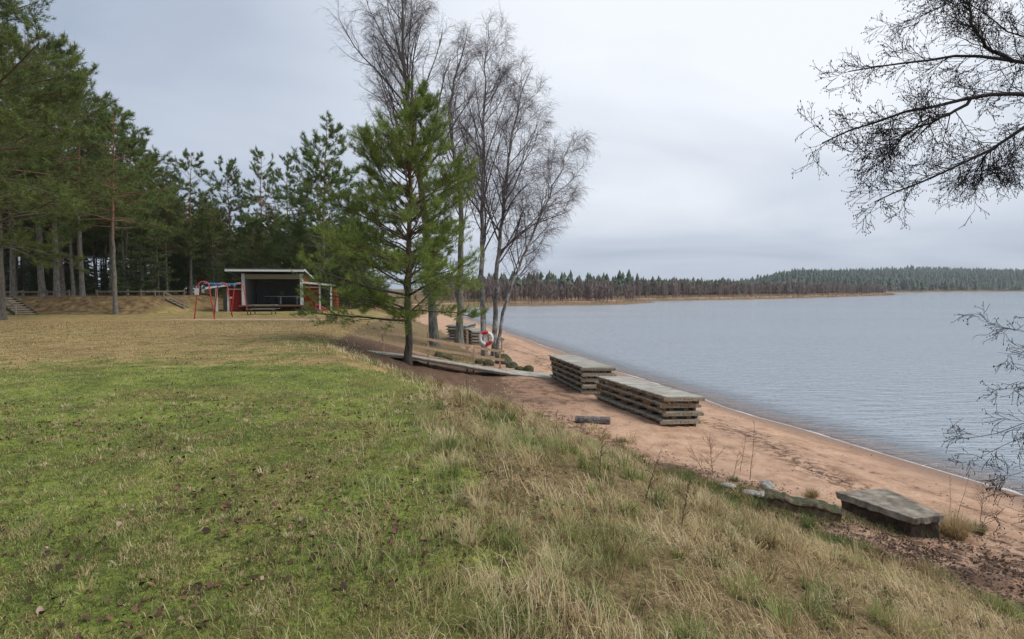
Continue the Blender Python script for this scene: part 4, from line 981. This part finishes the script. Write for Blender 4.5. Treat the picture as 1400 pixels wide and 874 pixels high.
for q in range(NR):
    f_ = q/(NR-1)
    for i_, p in enumerate(rp_):
        a_ = i_*.55; wob = .10*(float(fbm(np.array([a_*1.3]), np.array([f_*3.0]), 55, 3)[0])-.5)*2*(.4+f_)
        k_ = .90+.10*f_**2+wob; V.append(Vector((p.x*k_+.02, p.y*k_+.02, p.z-.10-.55*f_+(random.uniform(-.02, .02) if 0 < q else 0))))
for q in range(NR-1): Fs += [(q*n+i_, (q+1)*n+i_, (q+1)*n+(i_+1) % n, q*n+(i_+1) % n) for i_ in range(n)]
mb = MB(); mb.add(V, Fs+[tuple(range(n))])
mb.build('footing', M['soil_face'], t)

# ------------------------------------------------------------------ tussocks, saplings, weeds
def tussock(loc, r, h, n, label, name='grass_tussock', dr=1.0, w_=.006, group=None, vm=.55):
    az = rs.uniform(0, 6.28, n); rr = r*.35*np.sqrt(rs.uniform(0, 1, n)); P = np.stack([rr*np.cos(az), rr*np.sin(az), 0*az-.02], -1)
    V, q, t_, d_, v_ = blades(P, h*rs.uniform(.5, 1.15, n), np.full(n, w_), rs.uniform(.1, 1.15, n), az+rs.normal(0, .5, n), np.clip(rs.normal(dr, .15, n), 0, 1), np.clip(rs.normal(vm, .2, n), 0, 1))
    o_ = link(name, npmesh(name, V, [q, t_], M['grass'], False, dict(dry=d_, v=v_))); o_.location = loc; return tag(o_, label, 'grass tuft', group)
p = hit(1303, 734); tussock(p, .42, .46, 900, 'straw yellow grass tussock at the right end of the concrete slab')
p = hit(1335, 728); tussock(p, .3, .22, 350, 'low brownish green tuft right of the yellow tussock', dr=.5, vm=.3)
p = hit(735, 570); tussock(p, .45, .22, 420, 'small grass tuft alone on the sand left of the log', dr=.6, vm=.4)
p = hit(1110, 680); tussock(p, .3, .2, 260, 'small rusty tuft behind the right end of the mossy wall', dr=.8, vm=.35)
def sapling(px_, py_, h, label, seed, k=7, lean=(0, 0), r=.007, group=None, leafy=0, tl=.35):
    rg_ = np.random.RandomState(seed); p = hit(px_, py_); t = thing('sapling', label, 'sapling', p, 0, group)
    P = grow(np.array([[0, 0, -.03]]), np.array([[lean[0], lean[1], 1.0]]), np.array([h]), 9, .05, .03, rg_); Rr = taper(np.array([r]), 9, .25)
    a_ = tubes(P, Rr, 5); S1, D1, t1, _, r1 = spawn(P, Rr, k, .2, 1, .4, .9, rg_)
    P1 = grow(S1, D1, h*tl*(1.1-.7*t1), 5, .1, .02, rg_); R1 = taper(np.full(k, r*.5), 5, .35)
    S2, D2, t2, _, _ = spawn(P1, R1, 4, .2, 1, .4, .9, rg_); P2 = grow(S2, D2, np.full(len(t2), h*tl*.35), 4, .12, .0, rg_)
    v_, q_ = join([tubes(P1, R1, 4), tubes(P2, taper(np.full(len(t2), r*.3), 4, .5), 3)])
    link('twigs', npmesh('twigs', v_, [q_], M['weed']), t) if k > 6 else None
    if k <= 6: a_ = join([a_, (v_, q_)])
    link('stem', npmesh('stem', a_[0], [a_[1]], M['weed']), t)
    return t
sapling(1025, 657, 1.15, 'thin upright bare sapling standing before the beach near the mossy wall', 1, 6, tl=.12)
sapling(1012, 645, .9, 'faint slender sapling directly left of the tall upright one', 2, 5, (.05, 0), tl=.2, r=.005)
sapling(975, 650, .75, 'twiggy forked bush at the grass edge below the nearer dock stack', 3, 12, (-.15, 0), tl=.6)
sapling(962, 645, .5, 'small twiggy shoot left of the forked bush', 4, 9, (-.5, 0), tl=.6, r=.005)
sapling(1002, 652, .5, 'small twiggy shoot right of the forked bush', 5, 9, (.3, 0), tl=.6, r=.005)
sapling(1297, 722, 1.0, 'tall thin dry stalk rising out of the yellow tussock', 6, 3, tl=.08, r=.004)
sapling(1306, 724, 1.05, 'second thin dry stalk rising out of the yellow tussock', 7, 3, tl=.08, r=.004)
sapling(1340, 712, .55, 'dark leafy twig bush right of the yellow tussock', 8, 14, (.1, 0), tl=.7, r=.006)
for i, (a, b) in enumerate([(700, 560), (712, 585), (640, 545), (760, 600), (880, 690), (930, 735), (820, 660)]):
    sapling(a, b, random.uniform(.4, .6), {640: 'leftmost', 700: 'second from left', 712: 'third from left', 760: 'middle', 820: 'third from right', 880: 'second from right', 930: 'rightmost'}[a]+' of the dark dry seed stalks standing in the bank grass', 20+i, 7, (random.uniform(-.2, .2), 0), tl=.22, r=.0055, group='dry seed stalks in the bank grass')

# mossy weeds on the ground where the bank meets the wall
x = []; y = []
for (a, b, s_, k_) in ((960, 668, .8, 2600), (1010, 676, .55, 2200), (1165, 712, .42, 420), (1215, 728, .38, 260), (1120, 712, .35, 420), (1075, 704, .3, 260), (930, 650, .5, 900), (620, 492, .9, 500), (600, 480, 1.0, 400), (655, 492, .8, 300)):
    p = hit(a, b); x.append(rs.normal(p.x, s_*.5, k_)); y.append(rs.normal(p.y, s_*.45, k_))
x = np.concatenate(x); y = np.concatenate(y); n = len(x); z = terr(x, y)-.005
wk = np.where(y > 18, 3.0, 1.5)
Lw = [blades(np.stack([x, y, z], -1), rs.uniform(.04, .16, n), .004*wk, rs.uniform(.2, 1.4, n), rs.uniform(0, 6.28, n), np.clip(rs.normal(.25, .2, n), 0, 1), np.clip(rs.normal(.25, .18, n), 0, 1))]
collect(Lw, 'low_weeds', 'low green weeds and moss at the foot of the bank')

# ------------------------------------------------------------------ alder reaching in from the right
def alder():
    rg_ = np.random.RandomState(90); bx_, by_ = 10.9, 8.6; base = Vector((bx_, by_, ground(bx_, by_)))
    t = thing('alder_tree', 'bare black alder reaching in from the right edge with small dark cones', 'tree', base); off = np.array(base)
    P = spline([base-Vector((0, 0, .2)), base+Vector((.1, .1, 2.5)), base+Vector((-.25, .1, 5.5)), base+Vector((.1, .2, 9.5))], 20, rg_, .03)
    Rr = .20*(1-np.linspace(0, 1, 20)*.85)
    v_, q_ = tubes(P[None]-off, Rr[None], 12); link('trunk', npmesh('trunk', v_, [q_], M['alder_bark'], True), t)
    def tr(z_):  # point on the trunk at a height
        i = int(np.argmin(np.abs(P[:, 2]-z_))); return Vector(P[i])
    limbs = [
        ([(1460, 100, 8.3), (1400, 85, 8.1), (1345, 72, 8.0), (1290, 78, 7.9), (1225, 88, 7.8), (1160, 98, 7.8)], .050, 1),
        ([(1385, 84, 8.08), (1352, 70, 8.02), (1334, 48, 8.0), (1322, 5, 8.1), (1290, -30, 8.2)], .030, 0),
        ([(1470, 140, 8.0), (1400, 124, 7.8), (1340, 132, 7.6), (1260, 147, 7.5), (1190, 168, 7.4), (1124, 196, 7.3)], .055, 1),
        ([(1340, 132, 7.6), (1290, 160, 7.5), (1245, 180, 7.4), (1195, 215, 7.3)], .024, 0),
        ([(1460, 130, 8.2), (1400, 178, 8.0), (1345, 208, 7.8), (1290, 238, 7.7), (1240, 256, 7.6), (1196, 276, 7.5)], .048, 1),
        ([(1400, 175, 8.0), (1360, 200, 8.3), (1330, 235, 8.5), (1370, 230, 8.6)], .018, 0),
        ([(1480, 20, 8.6), (1400, 60, 8.6), (1378, 50, 8.6), (1350, 10, 8.6), (1290, -5, 8.6)], .030, 1),
        ([(1480, -80, 8.6), (1400, -40, 8.6), (1330, -20, 8.6), (1280, 15, 8.6), (1235, 30, 8.6)], .030, 1),
        ([(1480, 450, 7.6), (1400, 458, 7.2), (1365, 446, 7.1), (1337, 436, 7.1)], .012, 1),
        ([(1480, 480, 7.6), (1400, 489, 7.2), (1364, 482, 7.1)], .010, 1),
        ([(1480, 520, 7.4), (1400, 528, 7.1), (1342, 534, 7.0)], .011, 1),
        ([(1490, 545, 7.4), (1400, 580, 7.1), (1350, 598, 7.0), (1302, 600, 6.9)], .016, 1),
        ([(1490, 560, 7.4), (1400, 600, 7.1), (1360, 612, 7.0), (1331, 631, 6.9)], .014, 1),
        ([(1490, 610, 7.4), (1400, 652, 7.0), (1352, 650, 6.9)], .014, 1),
        ([(1490, 640, 7.2), (1400, 690, 6.8), (1360, 668, 6.7)], .012, 1),
        ([(1490, 640, 7.2), (1410, 720, 6.7), (1370, 690, 6.6)], .010, 1)]
    parts = []; LP = []; LR = []
    for pts, r_, fromtrunk in limbs:
        w_ = [at(a, b, c) for a, b, c in pts]
        if fromtrunk: w_ = [tr(w_[0].z-.3)]+w_
        Q = spline(w_, 18, rg_, .012)-off; rr = r_*(1-np.linspace(0, 1, 18)*.85)
        parts.append(tubes(Q[None], rr[None], 7)); LP.append((Q, rr, pts[0][1] > 400))
    v_, q_ = join(parts); link('boughs', npmesh('boughs', v_, [q_], M['alder_bark'], True), t)
    up = np.stack([q for q, _, lo in LP if not lo]); ur = np.stack([r for _, r, lo in LP if not lo])
    lo = np.stack([q for q, _, l_ in LP if l_]); lr = np.stack([r for _, r, l_ in LP if l_])
    tw = []; tips = []
    for PP, RR, k1, k2, k3, ls in ((up, ur, 34, 7, 4, .66), (lo, lr, 12, 5, 3, .42)):
        S1, D1, t1, _, r1 = spawn(PP, RR, k1, .22, 1, .35, .9, rg_, .3)
        l1 = ls*rg_.uniform(.5, 1.3, len(t1))*(1.25-.7*t1); P1 = grow(S1, D1, l1, 7, .14, -.01, rg_); R1 = taper(np.minimum(r1*.5, .003+.007*l1), 7, .35); tw.append(tubes(P1, R1, 4))
        S2, D2, t2, p2, _ = spawn(P1, R1, k2, .15, 1, .4, .95, rg_); l2 = .36*ls*rg_.uniform(.4, 1.3, len(t2))*(1.2-.5*t2)+.05; P2 = grow(S2, D2, l2, 5, .18, .0, rg_); R2 = taper(np.full(len(t2), .0036), 5, .6); tw.append(tubes(P2, R2, 3))
        S3, D3, t3, p3, _ = spawn(P2, R2, k3, .2, 1, .4, 1.0, rg_); l3 = .11*rg_.uniform(.5, 1.4, len(t3)); P3 = grow(S3, D3, l3, 4, .2, .0, rg_); R3 = taper(np.full(len(t3), .0032), 4, .7); tw.append(tubes(P3, R3, 3))
        e3 = P3[:, -1]; tips.append(e3[rg_.uniform(0, 1, len(e3)) < .8]); tips.append(P2[:, -1])
    v_, q_ = join(tw); link('twigs', npmesh('twigs', v_, [q_], M['alder_bark']), t)
    E_ = np.concatenate(tips)+rg_.normal(0, .008, (len(np.concatenate(tips)), 3)); n = len(E_)
    a_ = np.array([(0, 0, 1), (.5, 0, 0), (0, .5, 0), (-.5, 0, 0), (0, -.5, 0), (0, 0, -1)])*.0145
    sc_ = rg_.uniform(.6, 1.25, n)
    V = E_[:, None]+a_[None]*sc_[:, None, None]-np.array([0, 0, .010]); b = np.arange(n)[:, None]*6
    T = np.concatenate([b+np.array([f]) for f in ((0, 1, 2), (0, 2, 3), (0, 3, 4), (0, 4, 1), (5, 2, 1), (5, 3, 2), (5, 4, 3), (5, 1, 4))])
    o_ = link('cones', npmesh('cones', V.reshape(-1, 3), [T], M['alder_cone'], True), t); tag(o_, kind='stuff')
alder()

# ------------------------------------------------------------------ the open air stage
SY = 52.0
sx0 = (336-700)/F*SY; sx1 = (411-700)/F*SY; Wd = sx1-sx0
gz = ground((sx0+sx1)/2, SY)
ROT = R(11)
t = thing('open_air_stage', 'open wooden stage building with red wings and flat sloping roof', 'stage', ((sx0+sx1)/2, SY, gz), ROT)
zf = at(370, 417, SY).z-gz; zr = at(370, 376, SY).z-gz; ztop = at(370, 370, SY).z-gz
hw = Wd/2; DP = 4.4
MB().box((0, DP/2-.3, zf-.06), (Wd+.5, DP+.9, .12)).build('stage_floor', M['brown_wood'], t)
MB().box((0, .25, (zf-.12)/2-.1), (Wd+.1, .08, zf-.12+.2)).build('underfloor_shade', M['dark_wood'], t)  # dark board stands in for the shaded void under the floor
for s_ in (-1, 1):
    MB().box((s_*hw, -.0, (zf+zr)/2+.05), (.26, .22, zr-zf+.1)).build('corner_post', M['white_paint'], t)
    MB().box((s_*(hw-.02), DP/2+.12, (zf+zr-.25)/2), (.10, DP, zr-zf-.25)).build('inner_wall', M['grey_panel'], t)
    MB().add([(s_*(hw+.06), .1, zf-.6), (s_*(hw+.06), DP+.15, zf-.6), (s_*(hw+.06), DP+.15, zr-.55), (s_*(hw+.06), .1, zr+.1), (s_*(hw+.12), .1, zf-.6), (s_*(hw+.12), DP+.15, zf-.6), (s_*(hw+.12), DP+.15, zr-.55), (s_*(hw+.12), .1, zr+.1)],
        [(0, 1, 2, 3), (7, 6, 5, 4), (0, 4, 5, 1), (1, 5, 6, 2), (2, 6, 7, 3), (3, 7, 4, 0)]).build('outer_wall', M['red_board'], t)
MB().box((0, DP+.12, (zf+zr-.6)/2), (Wd, .1, zr-zf-.6+.02)).build('back_wall', M['dark_panel'], t)
MB().box((0, .03, zr-.16), (Wd-.26, .10, .42)).build('header_board', M['beige_board'], t)
MB().box((0, DP/2, zr-.42), (Wd-.15, DP-.1, .04), rx=-.05).build('ceiling', M['dark_panel'], t)
xl = at(316, 371, SY).x-t.location.x; xr = at(416, 370, SY).x-t.location.x
rf = MB(); rw = xr-xl; rc = (xl+xr)/2
rf.box((rc, DP/2-.15, ztop-.30), (rw-.04, DP+1.6, .10), rx=-.125); RF = rf.build('roof', M['roof_felt'], t)
MB().box((rc, -.97, ztop+.09-.13), (rw, .05, .16)).build('fascia', M['white_paint'], RF)
for s_ in (xl, xr): MB().box((s_, DP/2-.10, ztop-.31), (.05, DP+1.5, .15), rx=-.125).build('barge_board', M['white_paint'], RF)
# left wing
def wing(xa, xb, ya, zt_a, zt_b, side):
    xc = (xa+xb)/2
    nm = 'wing_roof'; a_ = math.atan2(zt_b-zt_a, xb-xa)
    _mb = MB(); _mb.box((xc, 1.4, (zt_a+zt_b)/2), (abs(xb-xa)+.05, 3.9, .10), ry=-a_); wr_ = _mb.build(nm, M['roof_felt'], t)
    MB().box((xc, -.56, (zt_a+zt_b)/2+.02), (abs(xb-xa)+.08, .05, .17), ry=-a_).build('wing_fascia', M['white_paint'], wr_)
X_ = lambda px_: at(px_, 400, SY).x-t.location.x
Zp = lambda py_: at(370, py_, SY).z-gz
wing(X_(291), X_(334), 0, Zp(394.5), Zp(388), -1)
MB().box(((X_(316)+X_(333))/2, .35, Zp(409)), (X_(333)-X_(316), .10, Zp(394)-Zp(425))).build('red_wall', M['red_board'], t)
MB().box(((X_(303)+X_(314))/2, 1.6, Zp(410)), (X_(314)-X_(303), .10, Zp(396)-Zp(425))).build('recess_wall', M['grey_panel'], t)
for q_ in (302, 315): MB().box((X_(q_), -.05 if q_ == 302 else .30, Zp(410.5)), (.16, .16, Zp(394.5)-Zp(427))).build('wing_post', M['white_paint'], t)
MB().box((X_(318), .28, Zp(407)), (.28, .03, .16)).build('notice', M['white_paint'], t)
MB().box(((X_(316)+X_(333))/2, .28, Zp(395.5)), (X_(333)-X_(316), .06, .09)).build('trim_board', M['white_paint'], t)
wing(X_(413), X_(450), 0, Zp(386.5), Zp(390), 1)
MB().box(((X_(413)+X_(433))/2, .35, Zp(407)), (X_(433)-X_(413), .10, Zp(390)-Zp(424))).build('red_wall', M['red_board'], t)
MB().box(((X_(413)+X_(433))/2, .28, Zp(392.8)), (X_(433)-X_(413), .06, .09)).build('trim_board', M['white_paint'], t)
MB().box((X_(452), 1.6, Zp(409)), (.5, 2.2, Zp(395)-Zp(424))).build('red_wall', M['red_board'], t)
for q_ in (434, 449): MB().box((X_(q_), .2, Zp(408)), (.14, .14, Zp(390)-Zp(426))).build('wing_post', M['white_paint'], t)
# ramp to the stage at the right
MB().add([(X_(411), -.9, Zp(418)), (X_(438), -.9, Zp(426)), (X_(438), .1, Zp(426)), (X_(411), .1, Zp(418)), (X_(411), -.9, -.1), (X_(438), -.9, -.1), (X_(438), .1, -.1), (X_(411), .1, -.1)],
    [(0, 1, 2, 3), (7, 6, 5, 4), (0, 4, 5, 1), (1, 5, 6, 2), (2, 6, 7, 3), (3, 7, 4, 0)]).build('ramp', M['dark_wood'], t)
def on_stage(px_, dy):   # local to world on the stage floor
    l_ = Vector((X_(px_), dy, zf)); return Vector(t.location)+Matrix.Rotation(ROT, 3, 'Z') @ l_
ST = t
def table(loc, rz, L_, label, benches=True, mt='grey_wood', W_=.75, name='picnic_table'):
    t_ = thing(name, label, 'table', loc, rz)
    mb = MB(); 
    for k_ in range(5): mb.box((0, (k_-2)*W_/5, .74), (L_, W_/5-.012, .04))
    mb.build('tabletop', M[mt], t_)
    for s_ in (-1, 1):
        if benches:
            mb = MB(); mb.box((0, s_*.72, .44), (L_, .28, .04)); mb.build('bench_seat', M[mt], t_)
        for u_ in (-1, 1):
            mb = MB(); mb.bar((s_*(L_/2-.25), u_*.12, .72), (s_*(L_/2-.25), u_*(.6 if benches else .3), 0), .05, .08); mb.build('leg', M['dark_wood' if mt != 'white_paint' else mt], t_)
        mb = MB(); mb.bar((s_*(L_/2-.25), -.8 if benches else -.2, .40), (s_*(L_/2-.25), .8 if benches else .2, .40), .05, .07); mb.build('cross_bar', M['dark_wood'], t_)
    return t_
p = on_stage(388, 2.2); table(p, ROT, 2.0, 'long pale table standing inside the open stage', False, 'white_paint', name='table')
p = on_stage(364, 2.4); table(p, ROT, 1.2, 'shorter darker table at the left inside the stage', False, 'metal', .6, name='table')
p = on_stage(373, 3.9); tp = thing('wall_plaque', 'small pale plaque on the dark back wall of the stage', 'plaque', p+Vector((0, -.0, .9)), ROT)
MB().box((0, .30, .15), (.42, .03, .34)).build('panel', M['grey_panel'], tp)
p = hit(360, 430); table((p.x, p.y, p.z), .12, 2.1, 'picnic table with two benches on the grass in front of the stage')
# red barrow-like rail frame by the right wing
p = hit(441, 428.5); tr_ = thing('red_railing', 'small red metal railing beside the right wing of the stage', 'railing', p)
for (a, b) in (((-.55, 0, 0), (-.55, 0, .75)), ((.0, 0, 0), (.0, 0, .55)), ((.45, 0, 0), (.45, 0, .35))): MB().tube([a, b], .035, 8).build('upright', M['red_pipe'], tr_)
MB().tube([(-.55, 0, .75), (.45, 0, .35)], .035, 8).build('handrail', M['red_pipe'], tr_)
MB().tube([(-.55, 0, .4), (.45, 0, .12)], .03, 8).build('handrail', M['red_pipe'], tr_)

# ------------------------------------------------------------------ swing set
ax = [(-20.05, 37.0), (-20.65, 40.6), (-21.3, 44.4)]
g0 = [ground(*a) for a in ax]; t = thing('swing_set', 'red and blue metal swing set with arched legs on the lawn', 'swing set', (ax[0][0], ax[0][1], g0[0])); o_ = Vector(t.location)
SH = 2.45
dirv = Vector((ax[2][0]-ax[0][0], ax[2][1]-ax[0][1], 0)).normalized(); sv = Vector((dirv.y, -dirv.x, 0))
for i, (a, g_) in enumerate(zip(ax, g0)):
    c = Vector((a[0], a[1], g_))-o_; pts = []
    for k_ in range(21):
        th = math.pi*k_/20; wv_ = math.cos(th)
        pts.append(c+sv*(-.34*wv_)+Vector((0, 0, SH-.33+.33*math.sin(th))))
    pts = [c+sv*-.62+Vector((0, 0, -.05))]+pts+[c+sv*.62+Vector((0, 0, -.05))]
    MB().tube(pts, .04, 10).build('leg_arch', M['red_pipe'], t, smooth=True)
beam0 = Vector((0, 0, SH-.12)); beam1 = Vector((ax[2][0], ax[2][1], g0[0]))-o_+Vector((0, 0, SH-.12))
MB().tube([beam0, beam1], .05, 10).build('top_beam', M['blue_pipe'], t, smooth=True)
MB().box(tuple(sv*-.40+Vector((0, -.06, 1.80))), (.26, .04, .42)).build('sign_plate', M['white_paint'], t)
for f in (.22, .36, .64, .8):   # swings wound up over the beam
    q_ = beam0.lerp(beam1, f); MB().box(tuple(q_+Vector((0, 0, -.10))), (.40, .18, .06), ry=.2).build('swing_seat', M['blue_pipe'], t)
    MB().tube([q_+Vector((-.15, 0, .06)), q_+Vector((-.17, 0, -.09))], .012, 6).add(*(lambda m_: (m_.v, m_.f))(MB().tube([q_+Vector((.15, 0, .06)), q_+Vector((.17, 0, -.09))], .012, 6))).build('chain', M['metal'], t)

# ------------------------------------------------------------------ fences and steps on the left bank
def fence(pts, label, hgt=.62):
    P = [Vector((a, b, ground(a, b))) for a, b in pts]; t_ = thing('wooden_fence', label, 'fence', P[0])
    for p in P: MB().box(tuple(p-P[0]+Vector((0, 0, hgt/2))), (.13, .13, hgt+.1), jit=.01).build('post', M['fence_wood'], t_)
    for a, b in zip(P[:-1], P[1:]): MB().bar(a-P[0]+Vector((0, -.07, hgt-.1)), b-P[0]+Vector((0, -.07, hgt-.1)), .05, .12).build('rail', M['fence_wood'], t_)
xp = lambda px_, Y_: ((px_-700)/F*Y_, Y_)
fence([xp(5, 47.6), xp(32, 47.8), xp(64, 47.9), xp(95, 48)], 'low wooden post and rail fence on the bank above the left steps')
fence([xp(133, 48.6), xp(175, 49), xp(193, 49.2), xp(212, 50), xp(252, 56)], 'low wooden post and rail fence on the bank right of the pale pine trunk', .55)
def steps(loc, rz, n, w_, label, rise=.17, run=.32, railp=True):
    t_ = thing('wooden_steps', label, 'steps', loc, rz)
    for i in range(n): MB().box((-(i+.5)*run, 0, (i+.5)*rise), (run-.02, w_, .07)).build('tread', M['grey_wood'], t_)
    for s_ in (-1, 1):
        MB().bar((0, s_*w_/2, .0), (-n*run, s_*w_/2, n*rise), .05, .22).build('stringer', M['dark_wood'], t_)
    if railp:
        for s_ in (-1,):
            MB().box((.0, s_*(w_/2+.05), .30), (.09, .09, .8)).build('newel_post', M['grey_wood'], t_); MB().box((-n*run, s_*(w_/2+.05), n*rise+.3), (.09, .09, .8)).build('newel_post', M['grey_wood'], t_)
            MB().bar((0, s_*(w_/2+.05), .66), (-n*run, s_*(w_/2+.05), n*rise+.66), .05, .12).build('handrail', M['grey_wood'], t_)
p = hit(33, 431); steps((p.x, 44.2, ground(p.x, 44.2)), R(-12), 8, 1.6, 'wide wooden steps with handrail climbing the bank at the left edge')
p = hit(232, 425); steps((p.x, 50.5, ground(p.x, 50.5)), R(10), 5, 1.0, 'short wooden steps with rail at the right end of the bank')

# ------------------------------------------------------------------ the damp air over the lake
hm = bpy.data.materials.new('haze'); hm.use_nodes = True; ht = hm.node_tree; ht.nodes.clear()
ho = ht.nodes.new('ShaderNodeOutputMaterial'); hv = ht.nodes.new('ShaderNodeVolumePrincipled'); hv.inputs['Density'].default_value = .00016
hv.inputs['Color'].default_value = (.80, .87, .95, 1); ht.links.new(hv.outputs[0], ho.inputs['Volume'])
mb = MB(); mb.box((1250, 2300, 28), (8200, 5900, 70)); hz = mb.build('haze', hm); tag(hz, 'thin bluish haze over the lake and far shore', 'haze', kind='stuff')
